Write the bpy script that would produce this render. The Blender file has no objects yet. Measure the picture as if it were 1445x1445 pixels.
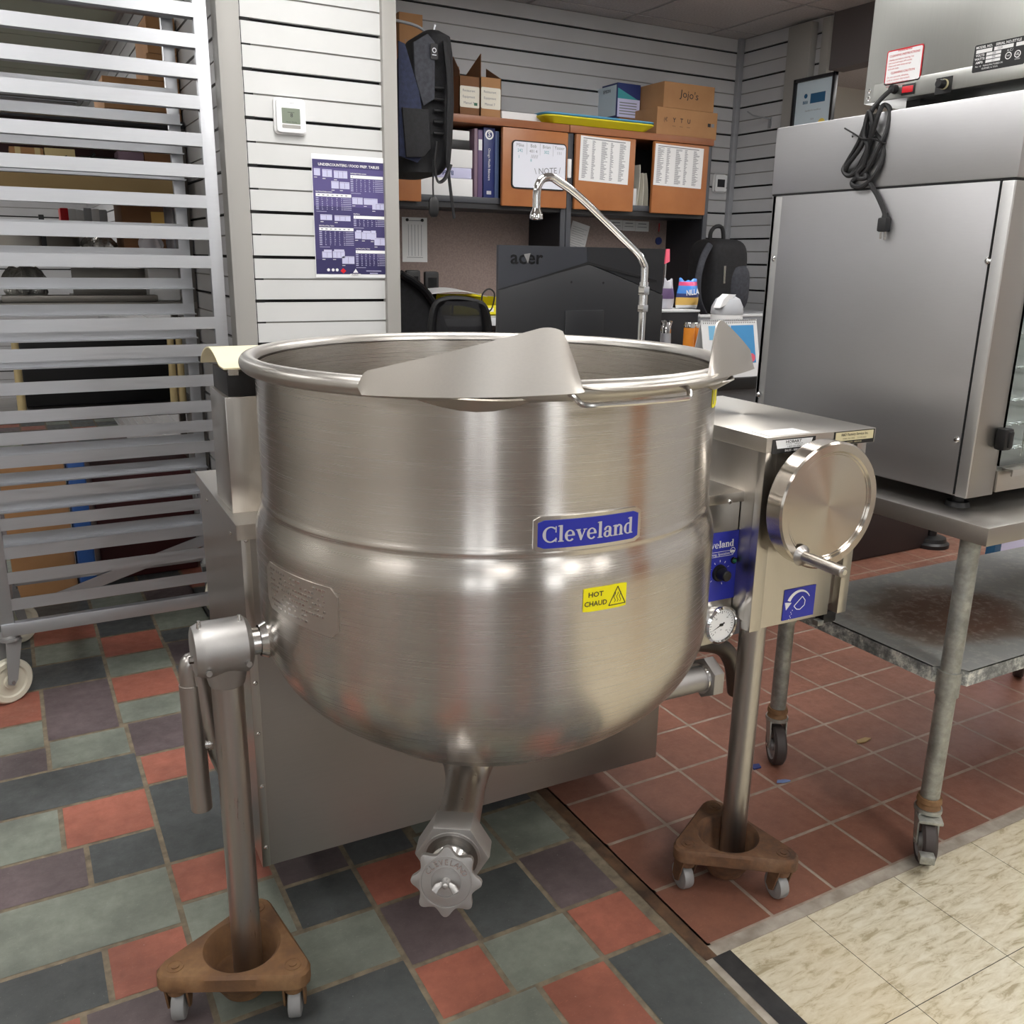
import bpy, bmesh, math, random
from math import sin, cos, pi, radians, sqrt, atan2, hypot
from mathutils import Matrix, Vector
random.seed(7)
SC = bpy.context.scene
COL = SC.collection
V = Vector

# ------------------------------------------------------------------ camera
H = 1.49
F, TH, RO, YA = 1273.69, 0.272764, 0.0171071, 0.506075
fwd = V((sin(YA)*cos(TH), cos(YA)*cos(TH), -sin(TH)))
rt0 = V((cos(YA), -sin(YA), 0)); up0 = rt0.cross(fwd)
rt = rt0*cos(RO) + up0*sin(RO); up = up0*cos(RO) - rt0*sin(RO)
EYE = V((0, 0, H))
cam = bpy.data.cameras.new('camera'); cam.sensor_width = 36; cam.sensor_fit = 'HORIZONTAL'
cam.lens = F/1445*36; cam.clip_start = 0.02
camo = bpy.data.objects.new('camera', cam); COL.objects.link(camo)
m3 = Matrix((rt, up, -fwd)).transposed()
camo.matrix_world = Matrix.Translation(EYE) @ m3.to_4x4()
SC.camera = camo

# survey helpers: where the sight line through a photo point meets a known plane
def ray(px, py): return fwd + rt*((px-722.5)/F) - up*((py-722.5)/F)
def AZ(px, py, z): d = ray(px, py); return EYE + d*((z-H)/d.z)
def AY(px, py, y): d = ray(px, py); return EYE + d*(y/d.y)
def AX(px, py, x): d = ray(px, py); return EYE + d*(x/d.x)
KC = V((0.82, 1.588, 0)); KA = radians(-1.5)
KM = Matrix.Translation(KC) @ Matrix.Rotation(KA, 4, 'Z'); KI = KM.inverted()
def _l(px, py, ax, v):
    o = KI @ EYE; d = KI.to_3x3() @ ray(px, py)
    return o + d*((v-o[ax])/d[ax])
def LX(px, py, v): return _l(px, py, 0, v)
def LY(px, py, v): return _l(px, py, 1, v)
def LZ(px, py, v): return _l(px, py, 2, v)

# ------------------------------------------------------------------ materials
MATS = {}
class N:
    def __init__(s, name):
        s.m = bpy.data.materials.new(name); s.m.use_nodes = True
        s.t = s.m.node_tree; s.b = s.t.nodes['Principled BSDF']; MATS[name] = s.m
    def n(s, typ, **k):
        x = s.t.nodes.new(typ)
        for a, v in k.items(): setattr(x, a, v)
        return x
    def l(s, a, b): s.t.links.new(a, b)
    def coord(s, scale=(1, 1, 1), kind='Object'):
        tc = s.n('ShaderNodeTexCoord'); mp = s.n('ShaderNodeMapping'); mp.inputs['Scale'].default_value = scale
        s.l(tc.outputs[kind], mp.inputs[0]); return mp.outputs[0]
    def noise(s, scale, vec=None, detail=4, rough=.55, dist=0):
        x = s.n('ShaderNodeTexNoise'); x.inputs['Scale'].default_value = scale
        x.inputs['Detail'].default_value = detail; x.inputs['Roughness'].default_value = rough
        x.inputs['Distortion'].default_value = dist
        if vec is not None: s.l(vec, x.inputs['Vector'])
        return x.outputs[0]
    def ramp(s, fac, stops):
        r = s.n('ShaderNodeValToRGB'); e = r.color_ramp.elements; e.remove(e[1])
        for i, (p, c) in enumerate(stops):
            if i: q = e.new(p)
            else: q = e[0]; q.position = p
            q.color = (*c, 1) if len(c) == 3 else c
        s.l(fac, r.inputs[0]); return r.outputs[0]
    def rng(s, fac, a, b, lo=.3, hi=.7):
        r = s.n('ShaderNodeMapRange'); s.l(fac, r.inputs[0])
        for i, v in enumerate((lo, hi, a, b)): r.inputs[i+1].default_value = v
        return r.outputs[0]
    def mix(s, fac, a, b):
        x = s.n('ShaderNodeMix', data_type='RGBA')
        if hasattr(fac, 'links'): s.l(fac, x.inputs[0])
        else: x.inputs[0].default_value = fac
        for i, v in ((6, a), (7, b)):
            if hasattr(v, 'links'): s.l(v, x.inputs[i])
            else: x.inputs[i].default_value = (*v, 1)
        return x.outputs[2]
    def bump(s, h, st, d=.001):
        b = s.n('ShaderNodeBump'); b.inputs['Strength'].default_value = st; b.inputs['Distance'].default_value = d
        s.l(h, b.inputs['Height']); s.l(b.outputs[0], s.b.inputs['Normal'])
    def set(s, **k):
        for a, v in k.items():
            i = s.b.inputs[a.replace('_', ' ')]
            if hasattr(v, 'links'): s.l(v, i)
            else: i.default_value = (*v, 1) if isinstance(v, tuple) and len(v) == 3 else v
        return s
def sr(r, g, b):
    f = lambda c: ((c/255+.055)/1.055)**2.4 if c > 10 else c/255/12.92
    return (f(r), f(g), f(b))
def plain(name, c, rough=.5, metal=0, **k): return N(name).set(Base_Color=sr(*c), Roughness=rough, Metallic=metal, **k)
def varied(name, c1, c2, scale=6, rough=.5, bump=0, bscale=60, metal=0, detail=4):
    x = N(name); co = x.coord(); n = x.noise(scale, co, detail)
    x.set(Base_Color=x.ramp(n, [(.35, sr(*c1)), (.65, sr(*c2))]), Roughness=rough, Metallic=metal)
    if bump: x.bump(x.noise(bscale, co, 3), bump, .002)
    return x
def steel(name, c=(205, 203, 200), rough=.3, st=(2, 2, 160), var=.07, aniso=0, rad=False, bump=.04, rot=.25):
    x = N(name); co = x.coord(st); n = x.noise(3, co, 5, .65)
    cl = x.noise(2.2, x.coord((1, 1, 1)), 3)
    r = x.rng(n, rough-var, rough+var)
    col = x.mix(x.rng(n, 0, 1, .3, .7), sr(*[v*.965 for v in c]), sr(*c))
    x.set(Base_Color=x.mix(x.rng(cl, 0, .35), col, sr(*[v*.9 for v in c])), Metallic=1, Roughness=r)
    if aniso:
        x.set(Anisotropic=aniso, Anisotropic_Rotation=rot)
        if rad:
            tg = x.n('ShaderNodeTangent', direction_type='RADIAL', axis='Z'); x.l(tg.outputs[0], x.b.inputs['Tangent'])
    if bump: x.bump(n, bump, .0006)
    return x
steel('steel_kettle', (212, 206, 199), .26, (1.2, 1.2, 330), .025, .85, True, .006, .25)
steel('steel_inner', (212, 207, 200), .28, (1.2, 1.2, 330), .025, .6, True, .006, .25)
steel('steel_brush_x', (208, 203, 195), .34, (2, 160, 160), .04, .55, True, .02, .25)
steel('steel_brush_z', (200, 196, 190), .29, (420, 420, 3), .014, bump=.003)
steel('steel_panel', (176, 172, 167), .42, (4, 90, 90), .06)
steel('steel_oven', (196, 196, 198), .42, (200, 8, 260), .05, bump=.1)
steel('steel_oven_edge', (214, 214, 214), .45, (120, 120, 300), .05, bump=.12)
steel('steel_warmer', (206, 207, 203), .3, (380, 380, 3), .02, bump=.005)
steel('steel_tube', (190, 186, 182), .33, (60, 60, 3), .06)
steel('cast_steel', (182, 180, 178), .5, (14, 14, 14), .1, bump=.5)
steel('alu', (196, 198, 202), .42, (3, 60, 60), .08, bump=.06)
steel('steel_dark', (120, 116, 112), .45, (3, 60, 60), .08)
steel('tank_steel', (150, 146, 140), .42, (3, 3, 60), .06)
steel('steel_rim', (204, 200, 194), .36, (2, 2, 2), .05, bump=.0); steel('steel_fin', (206, 201, 194), .42, (2, 160, 160), .05, bump=.02); steel('steel_plate', (214, 209, 202), .36, (2, 2, 200), .05, bump=.01)
plain('chrome', (225, 225, 225), .08, 1)
plain('chrome_soft', (215, 213, 210), .2, 1)
x = N('steel_wheel'); 
tc = x.n('ShaderNodeTexCoord'); sp = x.n('ShaderNodeSeparateXYZ'); x.l(tc.outputs['Object'], sp.inputs[0])
tg = x.n('ShaderNodeTangent', direction_type='RADIAL', axis='Y'); x.l(tg.outputs[0], x.b.inputs['Tangent'])
x.set(Base_Color=sr(205, 198, 188), Metallic=1, Roughness=.22, Anisotropic=.93, Anisotropic_Rotation=0.25)
plain('blue_sign', (34, 44, 158), .35); plain('white', (236, 236, 236), .5); plain('white_gloss', (240, 241, 242), .25)
plain('sign_silver', (198, 198, 204), .35, .3)
plain('yellow', (244, 232, 0), .45); plain('black', (18, 18, 20), .45); plain('black_gloss', (14, 14, 16), .2)
plain('black_rubber', (26, 26, 28), .6); plain('dark_gap', (12, 12, 14), .8); plain('ink', (40, 40, 44), .7)
plain('ink_grey', (130, 132, 138), .7); plain('red', (206, 24, 38), .35); plain('red_print', (196, 60, 66), .6)
plain('gold_label', (206, 196, 158), .5); plain('paper', (232, 232, 232), .7); plain('paper_warm', (232, 228, 214), .7)
plain('screen_green', (118, 128, 112), .3); plain('grey_plastic', (150, 152, 152), .5); plain('green_led', (16, 96, 66), .3)
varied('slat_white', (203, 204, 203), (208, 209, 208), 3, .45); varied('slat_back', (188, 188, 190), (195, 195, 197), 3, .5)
plain('trim_grey', (158, 156, 151), .45); plain('header_grey', (96, 90, 90), .7); plain('wall_dim', (128, 124, 118), .8); plain('slot_grey', (140, 138, 134), .5); plain('trim_alu', (178, 180, 184), .35, .6)
varied('ceil_tile', (176, 172, 172), (196, 192, 192), 90, .9, .15, 120); plain('ceil_grid', (150, 148, 148), .5)
plain('ceil_dark', (112, 110, 112), .9)
plain('wall_paint', (205, 203, 196), .7); plain('store_ceiling', (170, 174, 156), .8)
# slate tile colours
def slate(name, c, k=.22, rough=.5):
    x = N(name); co = x.coord(); a = x.noise(3.1, co, 5, .6); b = x.noise(26, co, 4, .7); s = x.noise(170, co, 2)
    lo = sr(*[v*(1-k) for v in c]); hi = sr(*[min(255, v*(1+k)) for v in c])
    col = x.mix(x.rng(b, .0, .4), x.ramp(a, [(.3, lo), (.7, hi)]), sr(*[v*.82 for v in c]))
    col = x.mix(x.rng(s, 0, .35, .7, .8), col, sr(200, 200, 196)); w = x.noise(60, x.coord((1, 5, 1)), 3, .6, 1.5); col = x.mix(x.rng(w, 0, .3, .62, .75), col, sr(*[min(255, v*1.5) for v in c]))
    x.set(Base_Color=col, Roughness=x.rng(b, rough-.1, rough+.12)); x.bump(b, .35, .003)
slate('slate_red', (150, 92, 76)); slate('slate_purple', (93, 82, 83)); slate('slate_green', (118, 123, 113)); slate('slate_dark', (75, 78, 78))
slate('quarry', (132, 89, 73), .1, .42); varied('grout', (134, 122, 102), (104, 94, 80), 30, .85, .3, 140)
varied('grout_light', (168, 152, 138), (142, 126, 112), 18, .85)
varied('strip_grey', (176, 168, 156), (140, 130, 118), 14, .8, .4, 60)
varied('strip_black', (36, 36, 38), (52, 52, 52), 20, .5)
varied('strip_brown', (66, 50, 40), (110, 82, 60), 18, .6, .3, 50)
x = N('vct'); co = x.coord((3, 11, 1)); a = x.noise(4.5, co, 6, .7, .6); b = x.noise(26, x.coord(), 4, .7); c_ = x.noise(1.6, x.coord(), 3)
base = x.ramp(a, [(.36, sr(160, 148, 120)), (.47, sr(198, 189, 164)), (.62, sr(212, 206, 186))])
base = x.mix(x.rng(b, 0, .5, .6, .75), base, sr(160, 142, 112)); base = x.mix(x.rng(c_, 0, .35, .45, .7), base, sr(196, 176, 138))
x.set(Base_Color=base, Roughness=.5)
# rust, galvanised
x = N('rust'); co = x.coord(); a = x.noise(9, co, 5, .6); b = x.noise(60, co, 4)
x.set(Base_Color=x.mix(x.rng(b, 0, .5), x.ramp(a, [(.3, sr(84, 60, 42)), (.5, sr(122, 88, 56)), (.7, sr(144, 112, 76))]), sr(98, 70, 50)), Roughness=.75); x.bump(b, .4, .002)
x = N('rust_dark'); co = x.coord(); a = x.noise(12, co, 5, .6); b = x.noise(60, co, 4)
x.set(Base_Color=x.mix(x.rng(b, 0, .5), x.ramp(a, [(.3, sr(66, 48, 38)), (.5, sr(112, 78, 52)), (.7, sr(128, 98, 74))]), sr(70, 52, 42)), Roughness=.75); x.bump(b, .4, .002)
x = N('galv'); co = x.coord(); a = x.noise(11, co, 5, .65, .3); b = x.noise(70, co, 3)
x.set(Base_Color=x.mix(x.rng(b, 0, .45), x.ramp(a, [(.3, sr(128, 130, 128)), (.5, sr(168, 170, 166)), (.7, sr(196, 196, 188))]), sr(120, 118, 108)), Metallic=.75, Roughness=.5); x.bump(b, .1, .001)
x = N('shelf_worn'); co = x.coord((1, 1, 1)); a = x.noise(3.0, co, 4, .6, .3); b = x.noise(40, co, 5, .7); g = x.n('ShaderNodeTexGradient', gradient_type='QUADRATIC_SPHERE')
mp = x.coord((1.9, 2.6, 0)); mp.node.inputs['Location'].default_value = (.55, .05, 0); x.l(mp, g.inputs[0]); ad = x.n('ShaderNodeMath', operation='ADD'); x.l(g.outputs[0], ad.inputs[0]); x.l(a, ad.inputs[1])
st = x.ramp(ad.outputs[0], [(.62, sr(146, 148, 146)), (.78, sr(116, 104, 94)), (1.0, sr(104, 76, 60))])
x.set(Base_Color=x.mix(x.rng(b, 0, .5, .5, .75), st, sr(190, 186, 178)), Metallic=.3, Roughness=.55)
x = N('shelf_edge'); co = x.coord((1, 1, 1)); a = x.noise(28, co, 6, .75); 
x.set(Base_Color=x.ramp(a, [(.4, sr(104, 106, 106)), (.52, sr(150, 152, 150)), (.62, sr(214, 214, 206))]), Metallic=.2, Roughness=.6)
varied('cardboard', (168, 124, 84), (180, 136, 94), 5, .8); varied('cardboard_dark', (122, 86, 58), (136, 96, 66), 5, .85)
varied('wood_door', (160, 98, 54), (174, 112, 64), 4, .4); varied('wood_top', (142, 86, 52), (156, 98, 62), 4, .4)
varied('fabric_black', (12, 12, 15), (22, 22, 26), 60, .8, .4, 300); varied('fabric_navy', (24, 30, 54), (32, 40, 68), 60, .8, .4, 300)
varied('fabric_grey', (38, 40, 48), (52, 54, 62), 60, .7, .4, 300)
varied('pinboard', (136, 120, 114), (152, 134, 127), 120, .9, .3, 300)
plain('hutch_black', (30, 30, 34), .45); plain('hutch_edge', (66, 68, 74), .4); plain('monitor_black', (34, 35, 38), .38); plain('monitor_sheen', (70, 72, 78), .3, .4)
plain('monitor_low', (40, 41, 44), .42)
plain('desk_grey', (176, 178, 182), .5); plain('desk_edge', (206, 208, 210), .4); plain('partition', (120, 122, 126), .7)
plain('yellow_tray', (226, 214, 30), .5); plain('blue_tray', (88, 158, 196), .5); plain('navy_print', (44, 56, 110), .45); plain('binder_blue', (36, 48, 104), .4)
plain('binder_purple', (96, 74, 112), .5); plain('binder_mauve', (128, 104, 120), .5); plain('binder_light', (110, 130, 176), .5); plain('teal', (70, 160, 168), .5)
plain('poster_navy', (62, 56, 104), .4); plain('poster_mid', (84, 76, 128), .4); plain('poster_lilac', (196, 196, 224), .4); plain('poster_dark', (46, 42, 88), .4)
plain('orange', (226, 140, 40), .45); plain('basket', (168, 112, 48), .7); plain('chip_blue', (52, 124, 204), .3); plain('chip_pink', (206, 66, 116), .35); plain('chip_gold', (220, 178, 92), .5)
plain('board_white', (228, 230, 240), .3); plain('pink', (232, 96, 120), .5); plain('tan_board', (158, 132, 88), .6); plain('tan_edge', (210, 190, 140), .6)
plain('blue_paint', (40, 92, 130), .4); plain('cal_blue', (70, 152, 210), .5); plain('cal_light', (128, 190, 226), .5)
plain('sky_print', (200, 216, 226), .5); plain('yellow_seal', (226, 200, 96), .5); plain('frame_black', (30, 30, 34), .3)
plain('deflector', (216, 206, 172), .5); plain('caster_rubber', (58, 50, 48), .6); plain('caster_grey', (150, 150, 150), .5, .3); plain('caster_cream', (206, 202, 184), .5)
plain('maroon', (66, 22, 24), .5); plain('tote_dark', (40, 30, 30), .55); plain('lilac_print', (206, 206, 236), .6); plain('blue_glove', (52, 96, 168), .5)
x = N('foil_bag'); co = x.coord(); n = x.noise(26, co, 4, .6); x.set(Base_Color=sr(200, 200, 196), Metallic=.7, Roughness=.22); x.bump(n, .9, .02)
x = N('glass'); x.set(Base_Color=(.9, .97, .94), Roughness=.02, Transmission_Weight=1.0, IOR=1.45)
x = N('clear_plastic'); x.set(Base_Color=(.9, .9, .95), Roughness=.2, Transmission_Weight=.6, IOR=1.3)
def emit(name, c, s):
    x = N(name); x.set(Base_Color=(.8, .8, .8), Emission_Color=c, Emission_Strength=s)
emit('lamp_panel', (1.0, .982, .96), 11.0); emit('pane_glow', (.92, .96, 1.0), 2.4)
x = N('mesh_fabric'); co = x.coord(); x.set(Base_Color=sr(26, 26, 30), Roughness=.7, Alpha=.82)

# ------------------------------------------------------------------ mesh builder
class MB:
    def __init__(s, M=None):
        s.v = []; s.f = []; s.mi = []; s.mats = []; s.M = M
    def mat(s, n):
        if n not in s.mats: s.mats.append(n)
        return s.mats.index(n)
    def add(s, vs, fs, m, M=None):
        o = len(s.v); k = s.mat(m)
        for p in vs:
            p = V(p)
            if M is not None: p = M(p) if callable(M) else M @ p
            if s.M is not None: p = s.M(p) if callable(s.M) else s.M @ p
            s.v.append(p)
        for f in fs: s.f.append([i+o for i in f]); s.mi.append(k)
    def bm(s, bm, m, M=None):
        bm.verts.index_update()
        s.add([v.co.copy() for v in bm.verts], [[v.index for v in f.verts] for f in bm.faces], m, M); bm.free()
    def box(s, lo, hi, m, bev=0, M=None, seg=2):
        lo = V(lo); hi = V(hi); a = V([min(lo[i], hi[i]) for i in range(3)]); b = V([max(lo[i], hi[i]) for i in range(3)])
        bm = bmesh.new(); bmesh.ops.create_cube(bm, size=1)
        for v in bm.verts: v.co = V([a[i] + (v.co[i]+.5)*(b[i]-a[i]) for i in range(3)])
        if bev: bmesh.ops.bevel(bm, geom=bm.edges[:], offset=bev, segments=seg, affect='EDGES', profile=.6)
        s.bm(bm, m, M); return s
    def cbox(s, c, d, m, bev=0, M=None): c = V(c); d = V(d)/2; return s.box(c-d, c+d, m, bev, M)
    def lathe(s, prof, p0, ax, m, seg=48, M=None, closed=False):
        ax = V(ax).normalized(); q = ax.to_track_quat('Z', 'Y'); p0 = V(p0); vs = []; fs = []; n = len(prof)
        for i in range(seg):
            a = 2*pi*i/seg
            for r, z in prof: vs.append(p0 + q @ V((max(r, 0)*cos(a), max(r, 0)*sin(a), z)))
        for i in range(seg):
            j = (i+1) % seg
            for k in range(n if closed else n-1):
                k2 = (k+1) % n; r0 = prof[k][0]; r1 = prof[k2][0]
                if r0 <= 1e-6 and r1 <= 1e-6: continue
                if r0 <= 1e-6: fs.append([i*n+k, j*n+k2, i*n+k2])
                elif r1 <= 1e-6: fs.append([i*n+k, j*n+k, i*n+k2])
                else: fs.append([i*n+k, j*n+k, j*n+k2, i*n+k2])
        s.add(vs, fs, m, M); return s
    def cyl(s, p0, p1, r, m, seg=24, r2=None, bev=0, M=None):
        p0 = V(p0); p1 = V(p1); L = (p1-p0).length; r2 = r if r2 is None else r2
        if bev: pr = [(0, 0), (r-bev, 0), (r, bev), (r2, L-bev), (r2-bev, L), (0, L)]
        else: pr = [(0, 0), (r, 0), (r2, L), (0, L)]
        return s.lathe(pr, p0, p1-p0, m, seg, M)
    def pipe(s, p0, p1, r, ri, m, seg=24):
        p0 = V(p0); p1 = V(p1); L = (p1-p0).length
        return s.lathe([(ri, 0), (r, 0), (r, L), (ri, L)], p0, p1-p0, m, seg, None, True)
    def tube(s, pts, r, m, seg=10, M=None, cap=True, flat=1.0):
        pts = [V(p) for p in pts]; n = len(pts); vs = []; fs = []
        t = (pts[1]-pts[0]).normalized(); u = t.orthogonal().normalized()
        for i, p in enumerate(pts):
            t = (pts[min(i+1, n-1)]-pts[max(i-1, 0)]).normalized(); u = (u - t*u.dot(t)).normalized(); w = t.cross(u)
            rr = r[i] if isinstance(r, (list, tuple)) else r
            for k in range(seg): a = 2*pi*k/seg; vs.append(p + u*rr*cos(a) + w*rr*flat*sin(a))
        for i in range(n-1):
            for k in range(seg): fs.append([i*seg+k, i*seg+(k+1) % seg, (i+1)*seg+(k+1) % seg, (i+1)*seg+k])
        if cap: fs.append(list(range(seg))[::-1]); fs.append([(n-1)*seg+k for k in range(seg)])
        s.add(vs, fs, m, M); return s
    def prism(s, poly, z0, z1, m, M=None, bev=0):
        bm = bmesh.new(); vs = [bm.verts.new((x, y, z0)) for x, y in poly]; f = bm.faces.new(vs); f.normal_update()
        if f.normal.z > 0: f.normal_flip()
        r = bmesh.ops.extrude_face_region(bm, geom=[f])
        for g in r['geom']:
            if isinstance(g, bmesh.types.BMVert): g.co.z = z1
        bmesh.ops.recalc_face_normals(bm, faces=bm.faces[:])
        if bev:
            ed = [e for e in bm.edges if abs(e.verts[0].co.z-e.verts[1].co.z) < 1e-6]
            bmesh.ops.bevel(bm, geom=ed, offset=bev, segments=2, affect='EDGES', profile=.6)
        bmesh.ops.triangulate(bm, faces=[f for f in bm.faces if len(f.verts) > 4])
        s.bm(bm, m, M); return s
    def grid(s, fn, nu, nv, m, M=None, flip=False):
        vs = [fn(i/nu, j/nv) for j in range(nv+1) for i in range(nu+1)]; fs = []
        for j in range(nv):
            for i in range(nu):
                q = [j*(nu+1)+i, j*(nu+1)+i+1, (j+1)*(nu+1)+i+1, (j+1)*(nu+1)+i]; fs.append(q[::-1] if flip else q)
        s.add(vs, fs, m, M); return s
    def shell(s, fn, nu, nv, th, m, M=None):
        """a thin sheet of thickness th following fn(u,v)"""
        P = [[V(fn(i/nu, j/nv)) for i in range(nu+1)] for j in range(nv+1)]; vs = []; W = nu+1
        nr = lambda i, j: ((P[j][min(i+1, nu)]-P[j][max(i-1, 0)]).cross(P[min(j+1, nv)][i]-P[max(j-1, 0)][i])).normalized()
        for j in range(nv+1):
            for i in range(W): vs.append(P[j][i]+nr(i, j)*th/2)
        for j in range(nv+1):
            for i in range(W): vs.append(P[j][i]-nr(i, j)*th/2)
        o = W*(nv+1); fs = []
        for j in range(nv):
            for i in range(nu):
                a, b, c, d = j*W+i, j*W+i+1, (j+1)*W+i+1, (j+1)*W+i; fs += [[a, b, c, d], [o+d, o+c, o+b, o+a]]
        for i in range(nu): fs += [[i, o+i, o+i+1, i+1], [nv*W+i+1, o+nv*W+i+1, o+nv*W+i, nv*W+i]]
        for j in range(nv): fs += [[j*W, (j+1)*W, o+(j+1)*W, o+j*W], [j*W+nu, o+j*W+nu, o+(j+1)*W+nu, (j+1)*W+nu]]
        s.add(vs, fs, m, M); return s
    def ell(s, c, d, m, nu=20, nv=12, M=None, p=2.0):
        c = V(c); d = V(d); sg = lambda v: (1 if v >= 0 else -1)*abs(v)**(2/p)
        vs = []; fs = []
        for j in range(nv+1):
            b = -pi/2 + pi*j/nv
            for i in range(nu):
                a = 2*pi*i/nu; vs.append(c + V((d.x*sg(cos(b))*sg(cos(a)), d.y*sg(cos(b))*sg(sin(a)), d.z*sg(sin(b)))))
        for j in range(nv):
            for i in range(nu): k = (i+1) % nu; fs.append([j*nu+i, j*nu+k, (j+1)*nu+k, (j+1)*nu+i])
        s.add(vs, fs, m, M); return s
    def text(s, body, size, pos, m, M=None, align='CENTER', bold=0, ext=.0004, sx=1.0, lead=1.0, rot=0):
        key = (body, align, bold, lead); me = TXT.get(key)
        if me is None:
            cu = bpy.data.curves.new('lettering', 'FONT'); cu.body = body; cu.align_x = align; cu.align_y = 'CENTER'
            cu.size = 1; cu.offset = bold; cu.resolution_u = 2; cu.space_line = lead
            ob = bpy.data.objects.new('lettering', cu); me = bpy.data.meshes.new_from_object(ob)
            TXT[key] = me; bpy.data.objects.remove(ob)
        c, r = cos(rot), sin(rot); k = size
        vs = []
        for z in (0, ext):
            for v in me.vertices:
                a, b = v.co.x*k*sx, v.co.y*k; vs.append((pos[0]+a*c-b*r, pos[1]+a*r+b*c, (pos[2] if len(pos) > 2 else 0)+z))
        n = len(me.vertices)
        fs = [[i+n for i in p.vertices] for p in me.polygons]
        s.add(vs, fs, m, M); return s
    def build(s, name, parent=None, label=None, cat=None, group=None, kind=None, origin=None, sharp=32):
        me = bpy.data.meshes.new(name)
        if parent is not None: o0 = parent.matrix_world.translation.copy() if parent.parent is None else ABS[parent.name]
        elif origin is not None: o0 = V(origin)
        else:
            xs = [p.x for p in s.v]; ys = [p.y for p in s.v]; zs = [p.z for p in s.v]
            o0 = V(((min(xs)+max(xs))/2, (min(ys)+max(ys))/2, min(zs)))
        me.from_pydata([p-o0 for p in s.v], [], s.f); me.update()
        for n in s.mats: me.materials.append(MATS[n])
        for p, k in zip(me.polygons, s.mi): p.material_index = k; p.use_smooth = True
        me.set_sharp_from_angle(angle=radians(sharp))
        ob = bpy.data.objects.new(name, me); COL.objects.link(ob); ABS[ob.name] = o0
        if parent is not None: ob.parent = parent
        else: ob.location = o0; ob.matrix_world = Matrix.Translation(o0)
        return tag(ob, label, cat, group, kind)
TXT = {}; ABS = {}
def tag(o, label=None, cat=None, group=None, kind=None):
    for k, v in (('label', label), ('category', cat), ('group', group), ('kind', kind)):
        if v: o[k] = v
    return o
def thing(name, loc, label, cat, group=None):
    o = bpy.data.objects.new(name, None); COL.objects.link(o); o.location = loc; o.matrix_world = Matrix.Translation(V(loc))
    o.empty_display_size = .1; ABS[o.name] = V(loc); return tag(o, label, cat, group)
def frame(o, ux, uy, uz=None):
    """matrix mapping (u,v,w) to world; ux,uy are directions, w is their cross product"""
    ux = V(ux).normalized(); uy = V(uy); uy = (uy-ux*uy.dot(ux)).normalized(); uz = ux.cross(uy)
    m = Matrix((ux, uy, uz)).transposed().to_4x4(); m.translation = V(o); return m
def rrect(w, h, r, n=5, cx=0, cy=0):
    out = []
    for (sx, sy, a0) in ((1, 1, 0), (-1, 1, 90), (-1, -1, 180), (1, -1, 270)):
        for i in range(n+1): a = radians(a0+90*i/n); out.append((cx+sx*(w/2-r)+r*cos(a), cy+sy*(h/2-r)+r*sin(a)))
    return out
def bez(pts, n=8):
    """Catmull-Rom through pts"""
    P = [V(p) for p in pts]; out = []
    for i in range(len(P)-1):
        a = P[max(i-1, 0)]; b = P[i]; c = P[i+1]; d = P[min(i+2, len(P)-1)]
        for k in range(n):
            t = k/n; out.append(.5*((2*b)+(c-a)*t+(2*a-5*b+4*c-d)*t*t+(3*b-a-3*c+d)*t**3))
    out.append(P[-1]); return out
def screw(mb, p, ax, r=.006, m='chrome_soft'): mb.lathe([(0, r*.7), (r*.6, r*.6), (r, r*.2), (r, 0)], p, ax, m, 10)
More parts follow.
